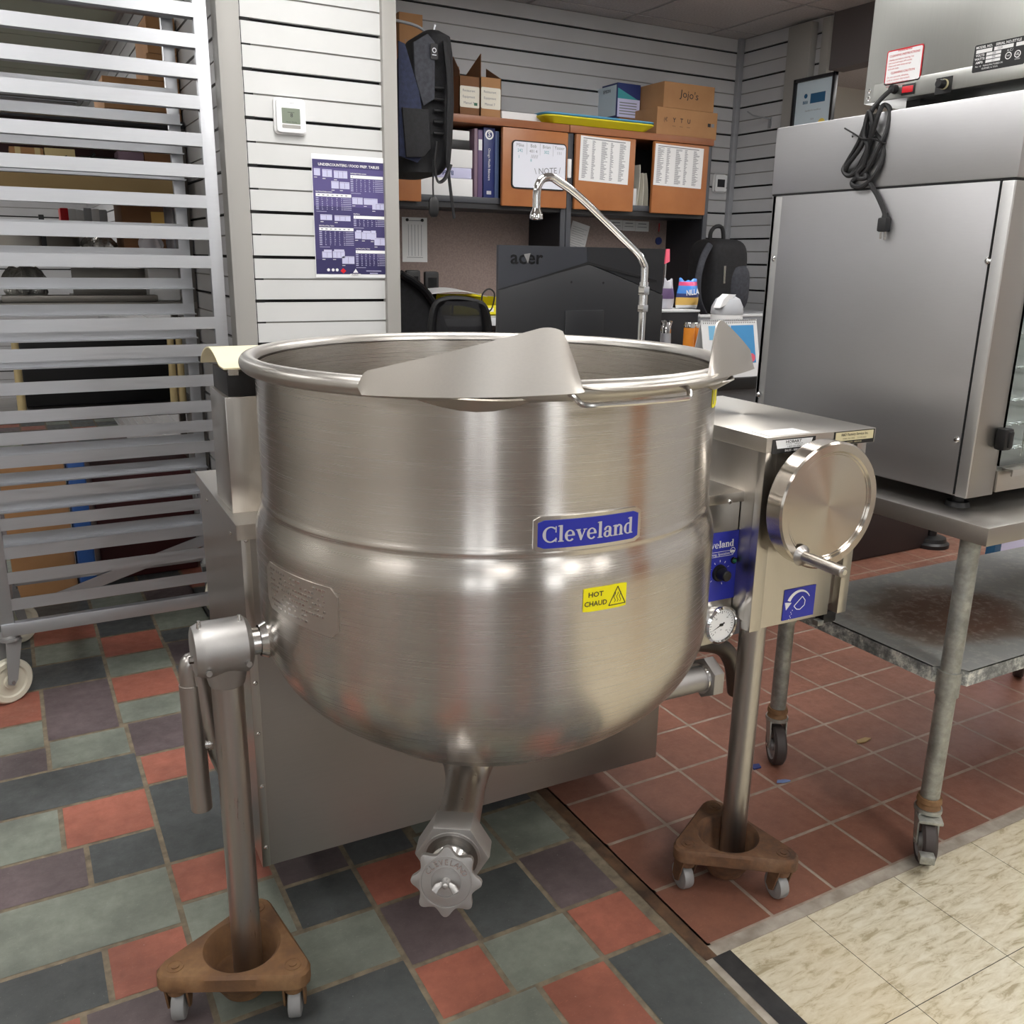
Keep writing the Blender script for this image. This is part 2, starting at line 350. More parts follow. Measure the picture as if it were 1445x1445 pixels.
# ------------------------------------------------------------------ floor
fl = MB()
def quad(mb, x0, x1, y0, y1, z, m): mb.add([(x0, y0, z), (x1, y0, z), (x1, y1, z), (x0, y1, z)], [[0, 1, 2, 3]], m)
R_, P_, G_, D_ = 'slate_red', 'slate_purple', 'slate_green', 'slate_dark'
SL = [(-.45,-.057,3.93,4.2,D_),(-.057,.178,3.93,4.2,D_),(.178,.40,3.93,4.2,G_),(.40,.62,3.93,4.2,P_),
(-.45,-.057,3.74,3.93,D_),(-.057,.178,3.74,3.93,R_),(.178,.40,3.725,3.93,D_),(.40,.62,3.69,3.93,G_),
(-.45,-.057,3.545,3.74,D_),(-.057,.178,3.545,3.74,G_),(.178,.40,3.51,3.725,R_),(.40,.62,3.555,3.69,D_),
(-.45,.178,3.33,3.545,D_),(.178,.405,3.32,3.51,G_),(.405,.62,3.33,3.555,P_),
(-.45,-.043,3.085,3.33,R_),(-.043,.178,2.925,3.33,P_),(.178,.40,3.10,3.32,R_),(.40,.62,3.1,3.33,D_),
(-.45,-.043,2.895,3.085,G_),(.178,.40,2.94,3.10,G_),(.40,.62,2.9,3.1,R_),
(-.45,-.04,2.74,2.895,P_),(-.04,.19,2.74,2.925,G_),(.19,.40,2.705,2.94,P_),(.40,.62,2.7,2.9,G_),
(-.45,.2,2.52,2.74,D_),(.2,.415,2.525,2.705,R_),(.415,.62,2.5,2.7,D_),
(-.45,-.026,2.305,2.52,G_),(-.026,.2,2.305,2.52,R_),(.2,.425,2.127,2.525,D_),(.425,.62,2.1,2.5,P_),
(-.45,.024,2.127,2.305,P_),(.024,.2,2.127,2.305,D_),
(-.45,.2,1.89,2.127,G_),(.2,.43,1.96,2.127,R_),(.43,.61,1.905,2.1,P_),
(-.45,.03,1.715,1.89,D_),(.03,.2,1.715,1.89,R_),(.2,.43,1.74,1.96,G_),(.43,.61,1.738,1.905,D_),
(-.45,-.026,1.5,1.715,R_),(-.026,.21,1.562,1.715,P_),(.21,.61,1.555,1.738,G_),
(-.026,.21,1.3,1.562,D_),(.21,.61,1.1,1.555,D_),(-.45,-.026,1.3,1.5,G_),
(.61,.785,1.735,1.9,R_),(.61,.785,1.9,2.1,D_),(.61,.785,1.52,1.735,P_),(.61,.777,1.355,1.52,R_),(.61,.83,1.1,1.355,G_),
(.785,.993,1.735,1.95,G_),(.785,.993,1.52,1.735,D_),(.993,1.17,1.743,1.95,G_),(.993,1.17,1.52,1.743,P_),
(.777,1.0,1.348,1.52,G_),(1.0,1.17,1.348,1.52,R_),(.83,1.0,1.0,1.348,R_),(1.0,1.19,.9,1.348,D_)]
fill = []
for i in range(-18, 6):
    for j in range(-20, 47):
        x0, y0 = .2+.2*i, .15+.2*j; x1, y1 = min(x0+.2, 1.17), y0+.2
        if x1-x0 > .03 and all(x1 <= a+.03 or x0 >= b-.03 or y1 <= c+.03 or y0 >= d-.03 for a, b, c, d, _ in SL): fill.append((x0, x1, y0, y1, random.choice((R_, P_, G_, D_, D_))))
g = .0065
quad(fl, -3.5, 6.5, -4, 9.6, -.004, 'grout'); quad(fl, -3.5, 1.24, -4, 9.6, -.0012, 'grout')
for a, b, c, d, m in SL+fill: quad(fl, a+g, b-g, c+g, d-g, 0, m)
quad(fl, 1.195, 1.228, 1.235, 6.2, .0008, 'strip_brown')
quad(fl, 1.195, 1.27, -4, 1.27, -.0006, 'strip_grey'); quad(fl, 1.214, 1.266, -4, 1.236, .0006, 'strip_black')
quad(fl, 1.228, 6.5, 1.236, 6.2, -.0012, 'grout_light'); quad(fl, 1.228, 6.5, 1.236, 1.268, .0005, 'strip_grey')
X = [1.229]+[1.432+.2065*k for k in range(25)]; Y = [1.27+.2037*k for k in range(18)]
for i in range(len(X)-1):
    for j in range(len(Y)-1): quad(fl, X[i]+.005, X[i+1]-.005, Y[j]+.005, Y[j+1]-.005, 0, 'quarry')
quad(fl, 1.266, 6.5, -4, 1.236, -.001, 'dark_gap')
xs = [1.266, 1.504, 1.809, 2.114, 2.419, 2.724, 3.03, 3.334, 3.64, 3.944, 4.25, 6.5]
for i in range(11):
    for j in range(18): quad(fl, xs[i]+.0008, xs[i+1]-.0008, 1.236-.305*(j+1)+.0008, 1.236-.305*j-.0008, 0, 'vct')
fl.build('floor', kind='structure', origin=(0, 0, 0))

# ------------------------------------------------------------------ slat walls
PITCH = .0762
def slatwall(name, o, ux, L, z0, z1, m, zb, back='dark_gap', thin='slot_grey', th=.018, wide=.011, slim=.006):
    """boards along ux from o; zb = height of one wide dark slot; every other slot is narrower with a metal insert"""
    mb = MB(frame(o, ux, (0, 0, 1))); mb.box((0, z0, -.05), (L, z1, -th), back)
    k0 = math.floor((z0-zb)/PITCH)-1; k1 = math.ceil((z1-zb)/PITCH)+1
    for k in range(k0, k1):
        a = zb+k*PITCH; b = a+PITCH
        ga = (wide if k % 2 == 0 else slim)/2; gb = (wide if (k+1) % 2 == 0 else slim)/2
        lo, hi = max(a+ga, z0), min(b-gb, z1)
        if hi-lo > .004: mb.box((0, lo, -th), (L, hi, 0), m)
        if k % 2 and z0 < a < z1: mb.box((0, a-slim/2-.001, -th), (L, a+slim/2+.001, -.006), thin)
    return mb.build(name, kind='structure')
ZC = 2.78; YB = 4.58; XR = 4.06; YP = 3.35; XP0, XP1 = .775, 1.352
zb = AY(345, 26, YP).z
slatwall('wall_front', (XP0+.02, YP, 0), (1, 0, 0), XP1-XP0-.04, 0, ZC, 'slat_white', zb)          # end of the partition, facing the shop
slatwall('wall_left', (XP0, 9.6, 0), (0, -1, 0), 9.6-YP-.002, 0, ZC, 'slat_back', zb)             # the partition's store side
zb2 = AY(780, 78, YB).z
slatwall('wall_back', (XP1, YB, 0), (1, 0, 0), XR-XP1, 0, ZC, 'slat_back', zb2)

slatwall('wall_store', (-3.5, 9.6, 0), (1, 0, 0), XP0+3.5, 0, ZC, 'slat_back', zb)
def st(name, lo, hi, m, bev=0): return MB().box(lo, hi, m, bev).build(name, kind='structure')
st('wall_partition', (XP0+.05, YP+.05, 0), (XP1-.02, 9.6, ZC), 'wall_paint')
st('wall_outer', (-3.6, -4, 0), (-3.5, 9.6, ZC), 'wall_paint')
w0, w1 = (AY(333, 200, YP).x, AY(541.5, 200, YP).x)
st('trim_1', (AY(318, 150, YP-.02).x-.012, YP-.022, 0), (AY(342.5, 150, YP).x, YP+.06, ZC), 'trim_grey', .004)
st('trim_2', (AY(541, 150, YP-.02).x, YP-.022, 0), (AY(561, 150, YP-.02).x, YP+.06, ZC), 'trim_grey', .004)
cx = AY(1040, 120, YB).x
MB().box((XR-.035, YB-.03, 0), (XR-.001, YB-.0005, ZC), 'trim_alu', .004).build('trim_3', kind='structure')
# right wall: grey post, short board strip and a white doorway beyond the oven
p0, p1 = AX(1118, 90, XR).y, AX(1150, 90, XR).y
st('trim_4', (XR-.05, p1, 0), (XR+.0, p0, ZC-.02), 'trim_grey', .004)
q0, q1 = AX(1163, 90, XR).y, AX(1174, 90, XR).y
st('trim_5', (XR-.04, q1, 0), (XR, q0, ZC-.02), 'trim_grey', .004)
slatwall('wall_right', (XR, YB, 0), (0, -1, 0), YB-q1, 0, ZC, 'slat_back', zb2)
slatwall('wall_right', (XR, 1.1, 0), (0, -1, 0), 5.1, 0, ZC, 'slat_back', zb2)
st('trim_6', (XR-.02, 1.1, 2.5), (XR+.09, q1-.001, ZC), 'header_grey')
# the next room seen through the opening
st('wall_east', (6.5, .3, 0), (6.6, 5.4, ZC), 'wall_paint'); st('wall_north', (XR+.06, 5.3, 0), (6.5, 5.4, ZC), 'wall_paint'); st('wall_south', (XR+.06, .3, 0), (6.5, .4, ZC), 'wall_paint'); st('ceiling', (XR+.06, .3, ZC), (6.6, 5.4, ZC+.08), 'ceil_tile')
d = MB(); d.box((XR-.02, -2.2, 0), (XR-.001, -1.2, 2.1), 'wood_top', .004); d.build('added_door_1', kind='structure'); MB().cyl((XR-.02, -1.3, 1.0), (XR-.07, -1.3, 1.0), .025, 'chrome_soft', 20).build('added_door_handle', bpy.data.objects['added_door_1'])  # unseen wood door added to reflect as a brown streak in the kettle
# unseen dark wall behind the camera; glowing windows added for streaks in the steel
ADDED_WIN = ((-3.4, -2.5), (-2.4, -1.55), (.7, 1.5))
wf = MB(); wf.box((-3.5, -4.1, 0), (4.1, -4, .5), 'wall_dim'); wf.box((-3.5, -4.1, 2.45), (4.1, -4, ZC), 'wall_dim')
for a, b in ((-3.5, -3.4), (-2.5, -2.4), (-1.55, .7), (1.5, 4.1)): wf.box((a, -4.1, .5), (b, -4, 2.45), 'wall_dim')
wf.build('wall_street', kind='structure')
for i, (a, b) in enumerate(ADDED_WIN):
    w = MB(); w.box((a, -4.08, .5), (b, -4.06, 2.45), 'pane_glow')
    for xx in (a, b-.05): w.box((xx, -4.06, .5), (xx+.05, -3.98, 2.45), 'hutch_black')
    w.box((a, -4.06, 1.5), (b, -3.99, 1.54), 'hutch_black'); w.build('added_window_%d' % (i+1), kind='structure')
# ceiling: dropped tiles on a grid; store area behind the rack has a plain board ceiling
ce = MB(); ce.box((-3.5, -4, ZC+.004), (4.1, 9.6, ZC+.08), 'ceil_grid')
T = .61; gx = AY(985, 40, 4.3); 
xo = 4.06-.3-6*T*2; rows = []
for i in range(-1, 13):
    for j in range(-6, 18):
        x0, y0 = -3.52+i*T, 4.58-.13-T*(j-2); a, b, c_, e = max(x0+.012, -3.5), min(x0+T-.012, 4.06), max(y0-T+.012, -4), min(y0-.012, 9.6)
        if b-a < .02 or e-c_ < .02: continue
        if b < XP0 and e > YP+.02: m = 'store_ceiling'
        else: m = 'ceil_dark' if (i, j) == (10, 3) else 'ceil_tile'
        ce.box((a, c_, ZC), (b, e, ZC+.01), m)
ce.build('ceiling', kind='structure')
# lamps: recessed fluorescent troffers (frame, diffuser), all unseen; office, far store and next-room ones added to brighten
LAMPS = [(-.2, 1.3, 0), (-.2, -1.3, 0), (1.7, -.2, 0), (1.7, -2.4, 0), (-2.2, .6, 0), (-2.2, 3.2, 0), (3.2, .9, 0), (1.0, 2.3, 0), (3.0, -2.6, 0), (-.6, 5.4, 0), (-.6, 7.6, 0), (2.6, 2.7, 0), (5.3, 2.8, 0), (5.3, 1.4, 0)]
LT = [None]
for i, (lx, ly, r) in enumerate(LAMPS):
    t = thing('ceiling_light', (lx, ly, ZC), 'unseen white recessed fluorescent troffer in the dropped ceiling', 'ceiling light', 'fluorescent troffers in the shop ceiling')
    dx, dy = (.6, .3) if r else (.3, .6)
    f_ = MB()
    for lo, hi in (((-dx, -dy), (dx, -dy+.03)), ((-dx, dy-.03), (dx, dy)), ((-dx, -dy), (-dx+.03, dy)), ((dx-.03, -dy), (dx, dy))):
        f_.box((lx+lo[0], ly+lo[1], ZC-.012), (lx+hi[0], ly+hi[1], ZC+.002), 'white')
    f_.build('frame', t); MB().box((lx-dx+.03, ly-dy+.03, ZC-.008), (lx+dx-.03, ly+dy-.03, ZC-.002), 'lamp_panel').build('diffuser', t)
W = bpy.data.worlds.new('world'); SC.world = W; W.use_nodes = True
W.node_tree.nodes['Background'].inputs[0].default_value = (.55, .58, .62, 1); W.node_tree.nodes['Background'].inputs[1].default_value = .4
SC.view_settings.view_transform = 'Standard'; SC.view_settings.look = 'None'; SC.view_settings.gamma = 1
SC.view_settings.use_curve_mapping = False; SC.view_settings.exposure = 0.35
# ------------------------------------------------------------------ tilting kettle
KB = KC
ket = thing('tilting_kettle', KB, 'large brushed stainless steel tilting kettle with blue nameplate standing on two posts', 'kettle')
def K(): return MB(KM)
# bowl: outer jacket, rim bead, inside
RB, RJ, ZR = .442, .458, 1.318
BZC, BZB = .819, .515
out = [(RJ*cos(t)**(2/1.765), BZC-(BZC-BZB)*sin(t)**(2/2.254)) for t in [pi/2*(1-k/30) for k in range(31)]]
out[0] = (0, BZB)
out += [(RJ, .9), (RJ, .96), (RJ, .975), (.4575, .988), (.4555, 1.0), (.4525, 1.011), (.449, 1.02), (.4462, 1.028), (.4445, 1.034), (.444, 1.038), (.4448, 1.042), (.445, 1.046), (.4435, 1.05), (RB, 1.056), (RB, 1.15), (RB, 1.28), (RB, ZR-.018)]
bead = [(RB+.012+.016*cos(a), ZR-.016+.016*sin(a)) for a in [radians(v) for v in range(-120, 181, 20)]]
inn = [(RB-.006, ZR-.02), (RB-.008, 1.2), (RB-.008, .8), (.42, .72), (.37, .64), (.28, .57), (.15, .54), (0, .53)]
b = K(); b.lathe(out, (0, 0, 0), (0, 0, 1), 'steel_kettle', 160); b.lathe(out[-1:]+bead, (0, 0, 0), (0, 0, 1), 'steel_rim', 160); b.build('kettle_bowl', ket, sharp=50)
b = K(); b.lathe([(r, z) for r, z in inn][::-1], (0, 0, 0), (0, 0, 1), 'steel_inner', 128); b.build('bowl_lining', ket, sharp=50)
# curved sheet placed on the jacket: u along the circumference (metres), v height
def wrap(r, a0, z0, tilt=0):
    def f(p):
        a = a0 + p.x/r; rr = r + p.z
        return V((rr*cos(a), rr*sin(a), z0+p.y))
    return f
def ang(px, py, r):
    """angle and height on a cylinder of radius r where a sight line first meets it"""
    o = KI @ EYE; d = KI.to_3x3() @ ray(px, py)
    A = d.x**2+d.y**2; B = o.x*d.x+o.y*d.y; C_ = o.x**2+o.y**2-r*r; t = (-B-sqrt(max(B*B-A*C_, 0)))/A
    p = o+d*t; return atan2(p.y, p.x), p.z
def curved(mb, w, h, th, m, r_=.004, n=14):
    """rounded plate subdivided along u so that it follows the bend"""
    for i in range(n):
        u0, u1 = -w/2+w*i/n, -w/2+w*(i+1)/n
        def ht(u):
            e = max(abs(u)-(w/2-r_), 0); return h/2 - (r_-sqrt(max(r_*r_-e*e, 0)))
        mb.prism([(u0, -ht(u0)), (u1, -ht(u1)), (u1, ht(u1)), (u0, ht(u0))], 0, th, m)
def glyphs(mb, x0, y0, k, z, m, t=.0006):
    """hand-drawn bold roman letters: Cleveland; k = x-height scale"""
    def poly(P): mb.prism([(x0+k*a, y0+k*b_) for a, b_ in P], z, z+t, m)
    def rect(a, b_, c, d): poly([(a, b_), (c, b_), (c, d), (a, d)])
    def arc(cx, cy, rx, ry, a0, a1, tk, tn, n=18, sh=0):
        for i in range(n):
            q = []
            for a in (a0+(a1-a0)*i/n, a0+(a1-a0)*(i+1)/n):
                A = radians(a); w = tn+(tk-tn)*abs(cos(A))**1.5
                q.append(((cx+rx*cos(A), cy+ry*sin(A)), (cx+(rx-w)*cos(A), cy+(ry-min(w, tn+.02))*sin(A))))
            poly([q[0][0], q[1][0], q[1][1], q[0][1]])
    x = 0
    def C(x):
        arc(x+.37, .35, .37, .37, 48, 312, .15, .05, 24); rect(x+.585, .44, x+.635, .72); rect(x+.6, .0, x+.64, .2); arc(x+.37, .35, .37, .37, 300, 325, .1, .05, 4)
        return .72
    def l(x): rect(x+.06, 0, x+.2, .76); rect(x, 0, x+.26, .04); poly([(x-.01, .70), (x+.08, .70), (x+.2, .76), (x+.06, .76), (x-.01, .735)]); return .31
    def e(x):
        arc(x+.24, .25, .24, .265, 0, 180, .135, .045); arc(x+.24, .25, .24, .265, 180, 318, .135, .055); rect(x+.1, .235, x+.475, .285); return .54
    def v(x):
        poly([(x+.02, .5), (x+.17, .5), (x+.31, .12), (x+.26, -.01), (x+.215, -.01)]); poly([(x+.215, -.01), (x+.26, -.01), (x+.46, .5), (x+.405, .5)])
        rect(x-.02, .47, x+.22, .505); rect(x+.34, .47, x+.52, .505); return .53
    def a(x):
        rect(x+.27, .04, x+.405, .38); arc(x+.22, .37, .185, .14, 0, 165, .135, .05); rect(x+.03, .32, x+.13, .42)
        arc(x+.19, .14, .19, .155, 60, 330, .13, .05); poly([(x+.27, .05), (x+.405, .0), (x+.48, .0), (x+.48, .04), (x+.405, .06)]); return .51
    def n(x):
        rect(x+.06, 0, x+.2, .48); rect(x, 0, x+.26, .04); poly([(x-.01, .44), (x+.07, .44), (x+.2, .51), (x+.06, .5), (x-.01, .475)])
        arc(x+.32, .33, .185, .185, 0, 150, .14, .06); rect(x+.365, 0, x+.505, .34); rect(x+.31, 0, x+.56, .04); return .6
    def d(x):
        arc(x+.25, .25, .25, .265, 60, 300, .14, .045); rect(x+.31, 0, x+.45, .76); poly([(x+.23, .70), (x+.33, .70), (x+.45, .76), (x+.31, .76), (x+.23, .735)]); rect(x+.4, 0, x+.51, .04); rect(x+.2, .46, x+.32, .505); rect(x+.2, -.01, x+.32, .035); return .55
    for f in (C, l, e, v, e, l, a, n, d): x += f(x)
    return x
# big blue nameplate
a0, z0 = ang(833, 748, RB); a1, z1 = ang(760, 757, RB); a2, z2 = ang(907, 740, RB)
wN = RB*abs(a2-a1); hN = ang(833, 723, RB)[1]-ang(833, 772, RB)[1]
b = K(); f = wrap(RB, a0, z0); b.M = lambda p: KM @ f(p)
curved(b, wN, hN, .004, 'chrome_soft', .006, 18); np_ = b.build('nameplate', ket, label='blue and silver nameplate with serif lettering')
b = K(); b.M = lambda p: KM @ wrap(RB+.0042, a0, z0)(p); curved(b, wN-.012, hN-.012, .0008, 'blue_sign', .004, 18); b.build('blue_panel', np_)
b = K(); b.M = lambda p: KM @ wrap(RB+.005, a0, z0)(p); kk = (wN-.027)/4.68; glyphs(b, -wN/2+.0135, -.36*kk, kk, 0, 'sign_silver'); b.build('lettering', np_)
# yellow hot label
a0h, z0h = ang(854, 843, RJ); wH = RJ*abs(ang(884, 840, RJ)[0]-ang(824, 846, RJ)[0]); hH = ang(854, 826, RJ)[1]-ang(854, 859, RJ)[1]
fh = lambda p: KM @ wrap(RJ+.0006, a0h, z0h)(p)
b = MB(fh); curved(b, wH, hH, .0006, 'yellow', .001, 8); hl = b.build('hot_label', ket, label='yellow HOT CHAUD warning label')
b = MB(lambda p: KM @ wrap(RJ+.0013, a0h, z0h)(p)); kf = wH/.1; b.M = (lambda p: KM @ wrap(RJ+.0013, a0h, z0h)(V((p[0]*kf, p[1]*kf, p[2])))); b.text('HOT', .0145, (-.023, .01), 'ink', bold=.02, sx=1.1); b.text('CHAUD', .0145, (-.022, -.009), 'ink', bold=.02, sx=1.0)
for P in (((.008, -.018), (.048, -.018)), ((.048, -.018), (.028, .02)), ((.028, .02), (.008, -.018))):
    p, q = V((*P[0], 0)), V((*P[1], 0)); nn = (q-p).normalized().cross(V((0, 0, 1)))*.0009; b.prism([tuple((p-nn)[:2]), tuple((q-nn)[:2]), tuple((q+nn)[:2]), tuple((p+nn)[:2])][::-1], 0, .0004, 'ink')
for i in range(3):
    for j in range(5):
        x_ = .0215+.0065*i; q = lambda j: x_+.0022*sin(j*1.7); y_ = -.0125+.004*j
        if y_ < .006-.002*abs(i-1): b.prism([(q(j)-.0006, y_), (q(j)+.0006, y_), (q(j+1)+.0006, y_+.004), (q(j+1)-.0006, y_+.004)], 0, .0004, 'ink')
b.build('lettering', hl)
# rating plate, embossed dots
ra, rz = ang(417, 846, RJ)
wR = RJ*abs(ang(460, 860, RJ)[0]-ang(374, 830, RJ)[0]); hR = .088
b = MB(lambda p: KM @ wrap(RJ, ra, rz)(p)); curved(b, wR, hR, .0016, 'steel_plate', .014, 14)
rp = b.build('rating_plate', ket, label='embossed steel rating plate')
b = MB(lambda p: KM @ wrap(RJ+.0016, ra, rz)(p)); random.seed(3)
for row in range(8):
    u = -wR/2+.02
    while u < wR/2-.03:
        w_ = random.uniform(.003, .008)
        if random.random() < .72 and not (row > 5 and u > .03): b.box((u, .033-.0095*row, 0), (u+w_, .037-.0095*row, .0006), 'chrome_soft')
        u += w_+.002
b.build('embossed_text', rp)
b = MB(lambda p: KM @ wrap(RB+.0005, ang(1007, 545, RB-.004)[0], 1.262)(p)); curved(b, .075, .05, .0005, 'yellow', .002, 6)
b.box((-.03, -.018, .0006), (.03, .018, .001), 'ink_grey'); b.build('side_label', ket, label='yellow edged label on the right side')
# pouring lip with two upright fins
yl = -.474; xw = .147; RF = Matrix.Rotation(radians(8), 4, 'Z')
def lipf(u, v):
    x0 = -.2+.4*u; yb = -sqrt(max((RB-.004)**2-x0*x0, 0)); x1 = -xw+2*xw*u
    xx = x0+(x1-x0)*v; yf = -sqrt(.494**2-x1*x1)+.006*abs(2*u-1)**6; yy = yb+(yf-yb)*v; zz = ZR-.014+.003*v+.006*abs(2*u-1)**6*v
    return RF @ V((xx, yy, zz))
b = K(); b.shell(lipf, 20, 8, .003, 'steel_brush_x'); b.build('pouring_lip', ket)
def fin(sg):
    xb, yb, xf, yf = (.402 if sg < 0 else .418)*sg, (-.265 if sg < 0 else -.311), xw*sg, (yl if sg < 0 else -.456); bl_ = 1 if sg < 0 else .12
    def fn(u, v):
        x_ = xb+(xf-xb)*u; y_ = yb+(yf-yb)*u-.03*bl_*sin(pi*u)
        x_ += .02*sg*bl_*sin(pi*u); zb_ = ZR-.026+.012*u
        if u < .8: top = ZR+.006+.072*u/.8
        elif u < .9: t = (u-.8)/.1; top = ZR+.078+.004*sin(t*pi*.5)-.008*t*t
        else: top = ZR+.074-.083*((u-.9)/.1)**1.15
        if u < .05: top -= .02*(1-u/.05)**2
        return RF @ V((x_-.006*sg*v*min(u, .85), y_+.012*v, zb_+(top-zb_)*v))
    b = K(); b.shell(fn, 60, 6, .003, 'steel_fin'); return b.build('lip_fin', ket, sharp=50)
fin(-1); fin(1)
for sg in (-1, 1):
    b = K(); b.shell(lambda u, v: RF @ V((sg*(.345-.17*u), -sqrt(RB**2-(.345-.17*u)**2)-(.002+.04*v*sin(pi*u)), ZR-.026-.022*(1-v)*sin(pi*u))), 8, 3, .003, 'steel_brush_x'); b.build('lip_gusset', ket)
b = K(); zl = 1.288
b.tube([RF @ q for q in bez([(-.148, -.43, zl+.012), (-.15, -.455, zl+.008), (-.143, -.47, zl-.002), (-.1, -.482, zl-.003), (.03, -.494, zl-.003), (.052, -.492, zl), (.058, -.478, zl+.012), (.058, -.446, zl+.014)], 6)], .0045, 'chrome_soft', 10)
b.build('strainer_bracket', ket)
# drain pipe, nut and knob
zP = .487
pk = LZ(630, 1243, zP); pn = LZ(658, 1103, zP); ax = (pk-pn); Ld = ax.length; ax.normalize(); ax.z = -.03
b = K(); zz_ = V((0, 0, 1)); nk = [(-.052, .088, .122), (-.05, .066, .1), (-.046, .046, .076), (-.04, .028, .058), (-.027, .013, .048), (-.008, .004, .0425), (.02, .0, .0395), (Ld-.1, .0, .0395)]; b.tube([pn+ax*s_+zz_*h_ for s_, h_, r in nk], [r for *_, r in nk], 'steel_tube', 40); b.build('drain_pipe', ket, sharp=50)
def hexn(mb, p0, p1, r, m, rot=0, ch=.006):
    p0 = V(p0); p1 = V(p1); a = (p1-p0).normalized(); L = (p1-p0).length; h = V((0, 0, 1)).cross(a) if abs(a.z) < .95 else V((1, 0, 0)); M = frame(p0, h, a.cross(h))
    P = [(r*cos(rot+pi/3*i), r*sin(rot+pi/3*i)) for i in range(6)]; mb.prism(P, 0, L, m, M, bev=ch)
n0 = pn+ax*(Ld-.125); n1 = pn+ax*(Ld-.072)
b = K(); hexn(b, n0, n1, .066, 'cast_steel', pi/3); b.pipe(n1-ax*.001, n1+ax*.003, .051, .046, 'cast_steel', 40); b.cyl(n1, n1+ax*.0015, .046, 'steel_dark', 32); b.build('drain_nut', ket)
b = K(); b.cyl(n1-ax*.01, pk-ax*.004, .022, 'chrome_soft', 24); b.lathe([(.036, 0), (.036, .018), (.024, .03)], n1, ax, 'chrome_soft', 32); b.build('valve_stem', ket)
axk = V((ax.x, ax.y, .22)).normalized(); sd = V((0, 0, 1)).cross(axk).normalized(); MK = frame(pk, sd, axk.cross(sd))
P = []
for i in range(128):
    t = 2*pi*i/128; c = cos(8*t+pi/2*0); r = .0525+.0075*c if c > 0 else .0525+.005*c; P.append((r*cos(t+pi/2), r*sin(t+pi/2)))
b = K(); b.prism(P, -.006, .006, 'cast_steel', MK, bev=.0015); b.lathe([(.0445, .006), (.0445, .0078), (.042, .0078), (.0415, .0064)], pk, axk, 'cast_steel', 48); b.lathe([(.027, .006), (.027, .008), (.025, .008), (.0245, .0064)], pk, axk, 'cast_steel', 48)
kn = b.build('drain_knob', ket)
b = K()
for i, ch in enumerate('CLEVELAND'):
    t = radians(150-120*i/8); b.text(ch, .0135, (.0345*cos(t), .0345*sin(t), .0062), 'chrome_soft', MK, bold=.01, ext=.0012, rot=t-pi/2)
b.build('raised_lettering', kn)
b = K(); b.cyl(pk+axk*.005, pk+axk*.016, .009, 'cast_steel', 16, .006); b.lathe([(.005, 0), (.005, .004), (.003, .006), (0, .0065)], pk+axk*.016, axk, 'cast_steel', 12)
for sg in (-1, 1): b.tube([MK @ V((sg*.006, 0, .012)), MK @ V((sg*.013, .004*0-.003, .016)), MK @ V((sg*.018, -.011, .018))], [.004, .006, .006], 'cast_steel', 10, flat=.4)
b.build('wing_nut', kn)
# left post, trunnion housing and bent pipe
lp = LZ(350, 1372, .04); lp.y = .012
hz = LY(317, 912, lp.y)
b = K(); b.cyl((lp.x, lp.y, .042), (lp.x, lp.y, hz.z-.02), .0295, 'steel_tube', 32, bev=.003); b.build('leg', ket)
b = K(); hl_, hr_ = hz.x-.058, hz.x+.048
b.lathe([(0, 0), (.04, 0), (.046, .002), (.05, .012), (.053, .02), (.053, hr_-hl_-.012), (.046, hr_-hl_-.004), (.036, hr_-hl_), (0, hr_-hl_)], (hl_, lp.y, hz.z), (1, 0, 0), 'cast_steel', 40)
b.cyl((lp.x, lp.y, hz.z-.075), (lp.x, lp.y, hz.z-.03), .033, 'cast_steel', 32, .042, .002)
for dx in (hl_+.014, hr_-.02): b.cyl((dx, lp.y-.01, hz.z+.048), (dx, lp.y-.01, hz.z+.062), .005, 'chrome_soft', 10, .003)
b.cyl((hl_+.02, lp.y-.05, hz.z-.025), (hl_+.02, lp.y-.056, hz.z-.025), .0055, 'cast_steel', 10); b.cyl((hr_-.015, lp.y-.05, hz.z-.02), (hr_-.015, lp.y-.056, hz.z-.02), .0055, 'cast_steel', 10)
b.cyl((hl_-.008, lp.y-.01, hz.z-.012), (hl_+.002, lp.y-.01, hz.z-.012), .007, 'steel_dark', 6)
b.build('trunnion_housing', ket)
b = K(); b.cyl((hr_-.004, lp.y, hz.z), (-RJ+.012, lp.y, hz.z), .026, 'chrome_soft', 28); b.lathe([(.03, 0), (.036, .012), (.03, .03)], (-RJ-.012, lp.y, hz.z), (1, 0, 0), 'chrome_soft', 28); b.build('trunnion_stub', ket)
b = K(); y1 = .06
pp = [LY(x, y, y1+dy) for x, y, dy in ((285, 1140, 0), (280, 1095, 0), (268, 965, 0), (266, 946, 0), (269, 934, .0), (276, 940, .0), (283, 965, 0), (296, 1020, 0.0), (308, 1062, .01), (322, 1090, .03))]
b.tube([pp[0], pp[1], pp[2]], .0205, 'steel_tube', 20); b.tube(bez(pp[2:], 6), .0185, 'steel_tube', 18)
q = LY(284, 1050, y1); b.cyl(q, q+V((.06, .0, .0)), .0125, 'chrome_soft', 16); b.cyl(q+V((.012, 0, 0)), q+V((.02, 0, 0)), .0155, 'chrome_soft', 16); b.build('overflow_pipe', ket)
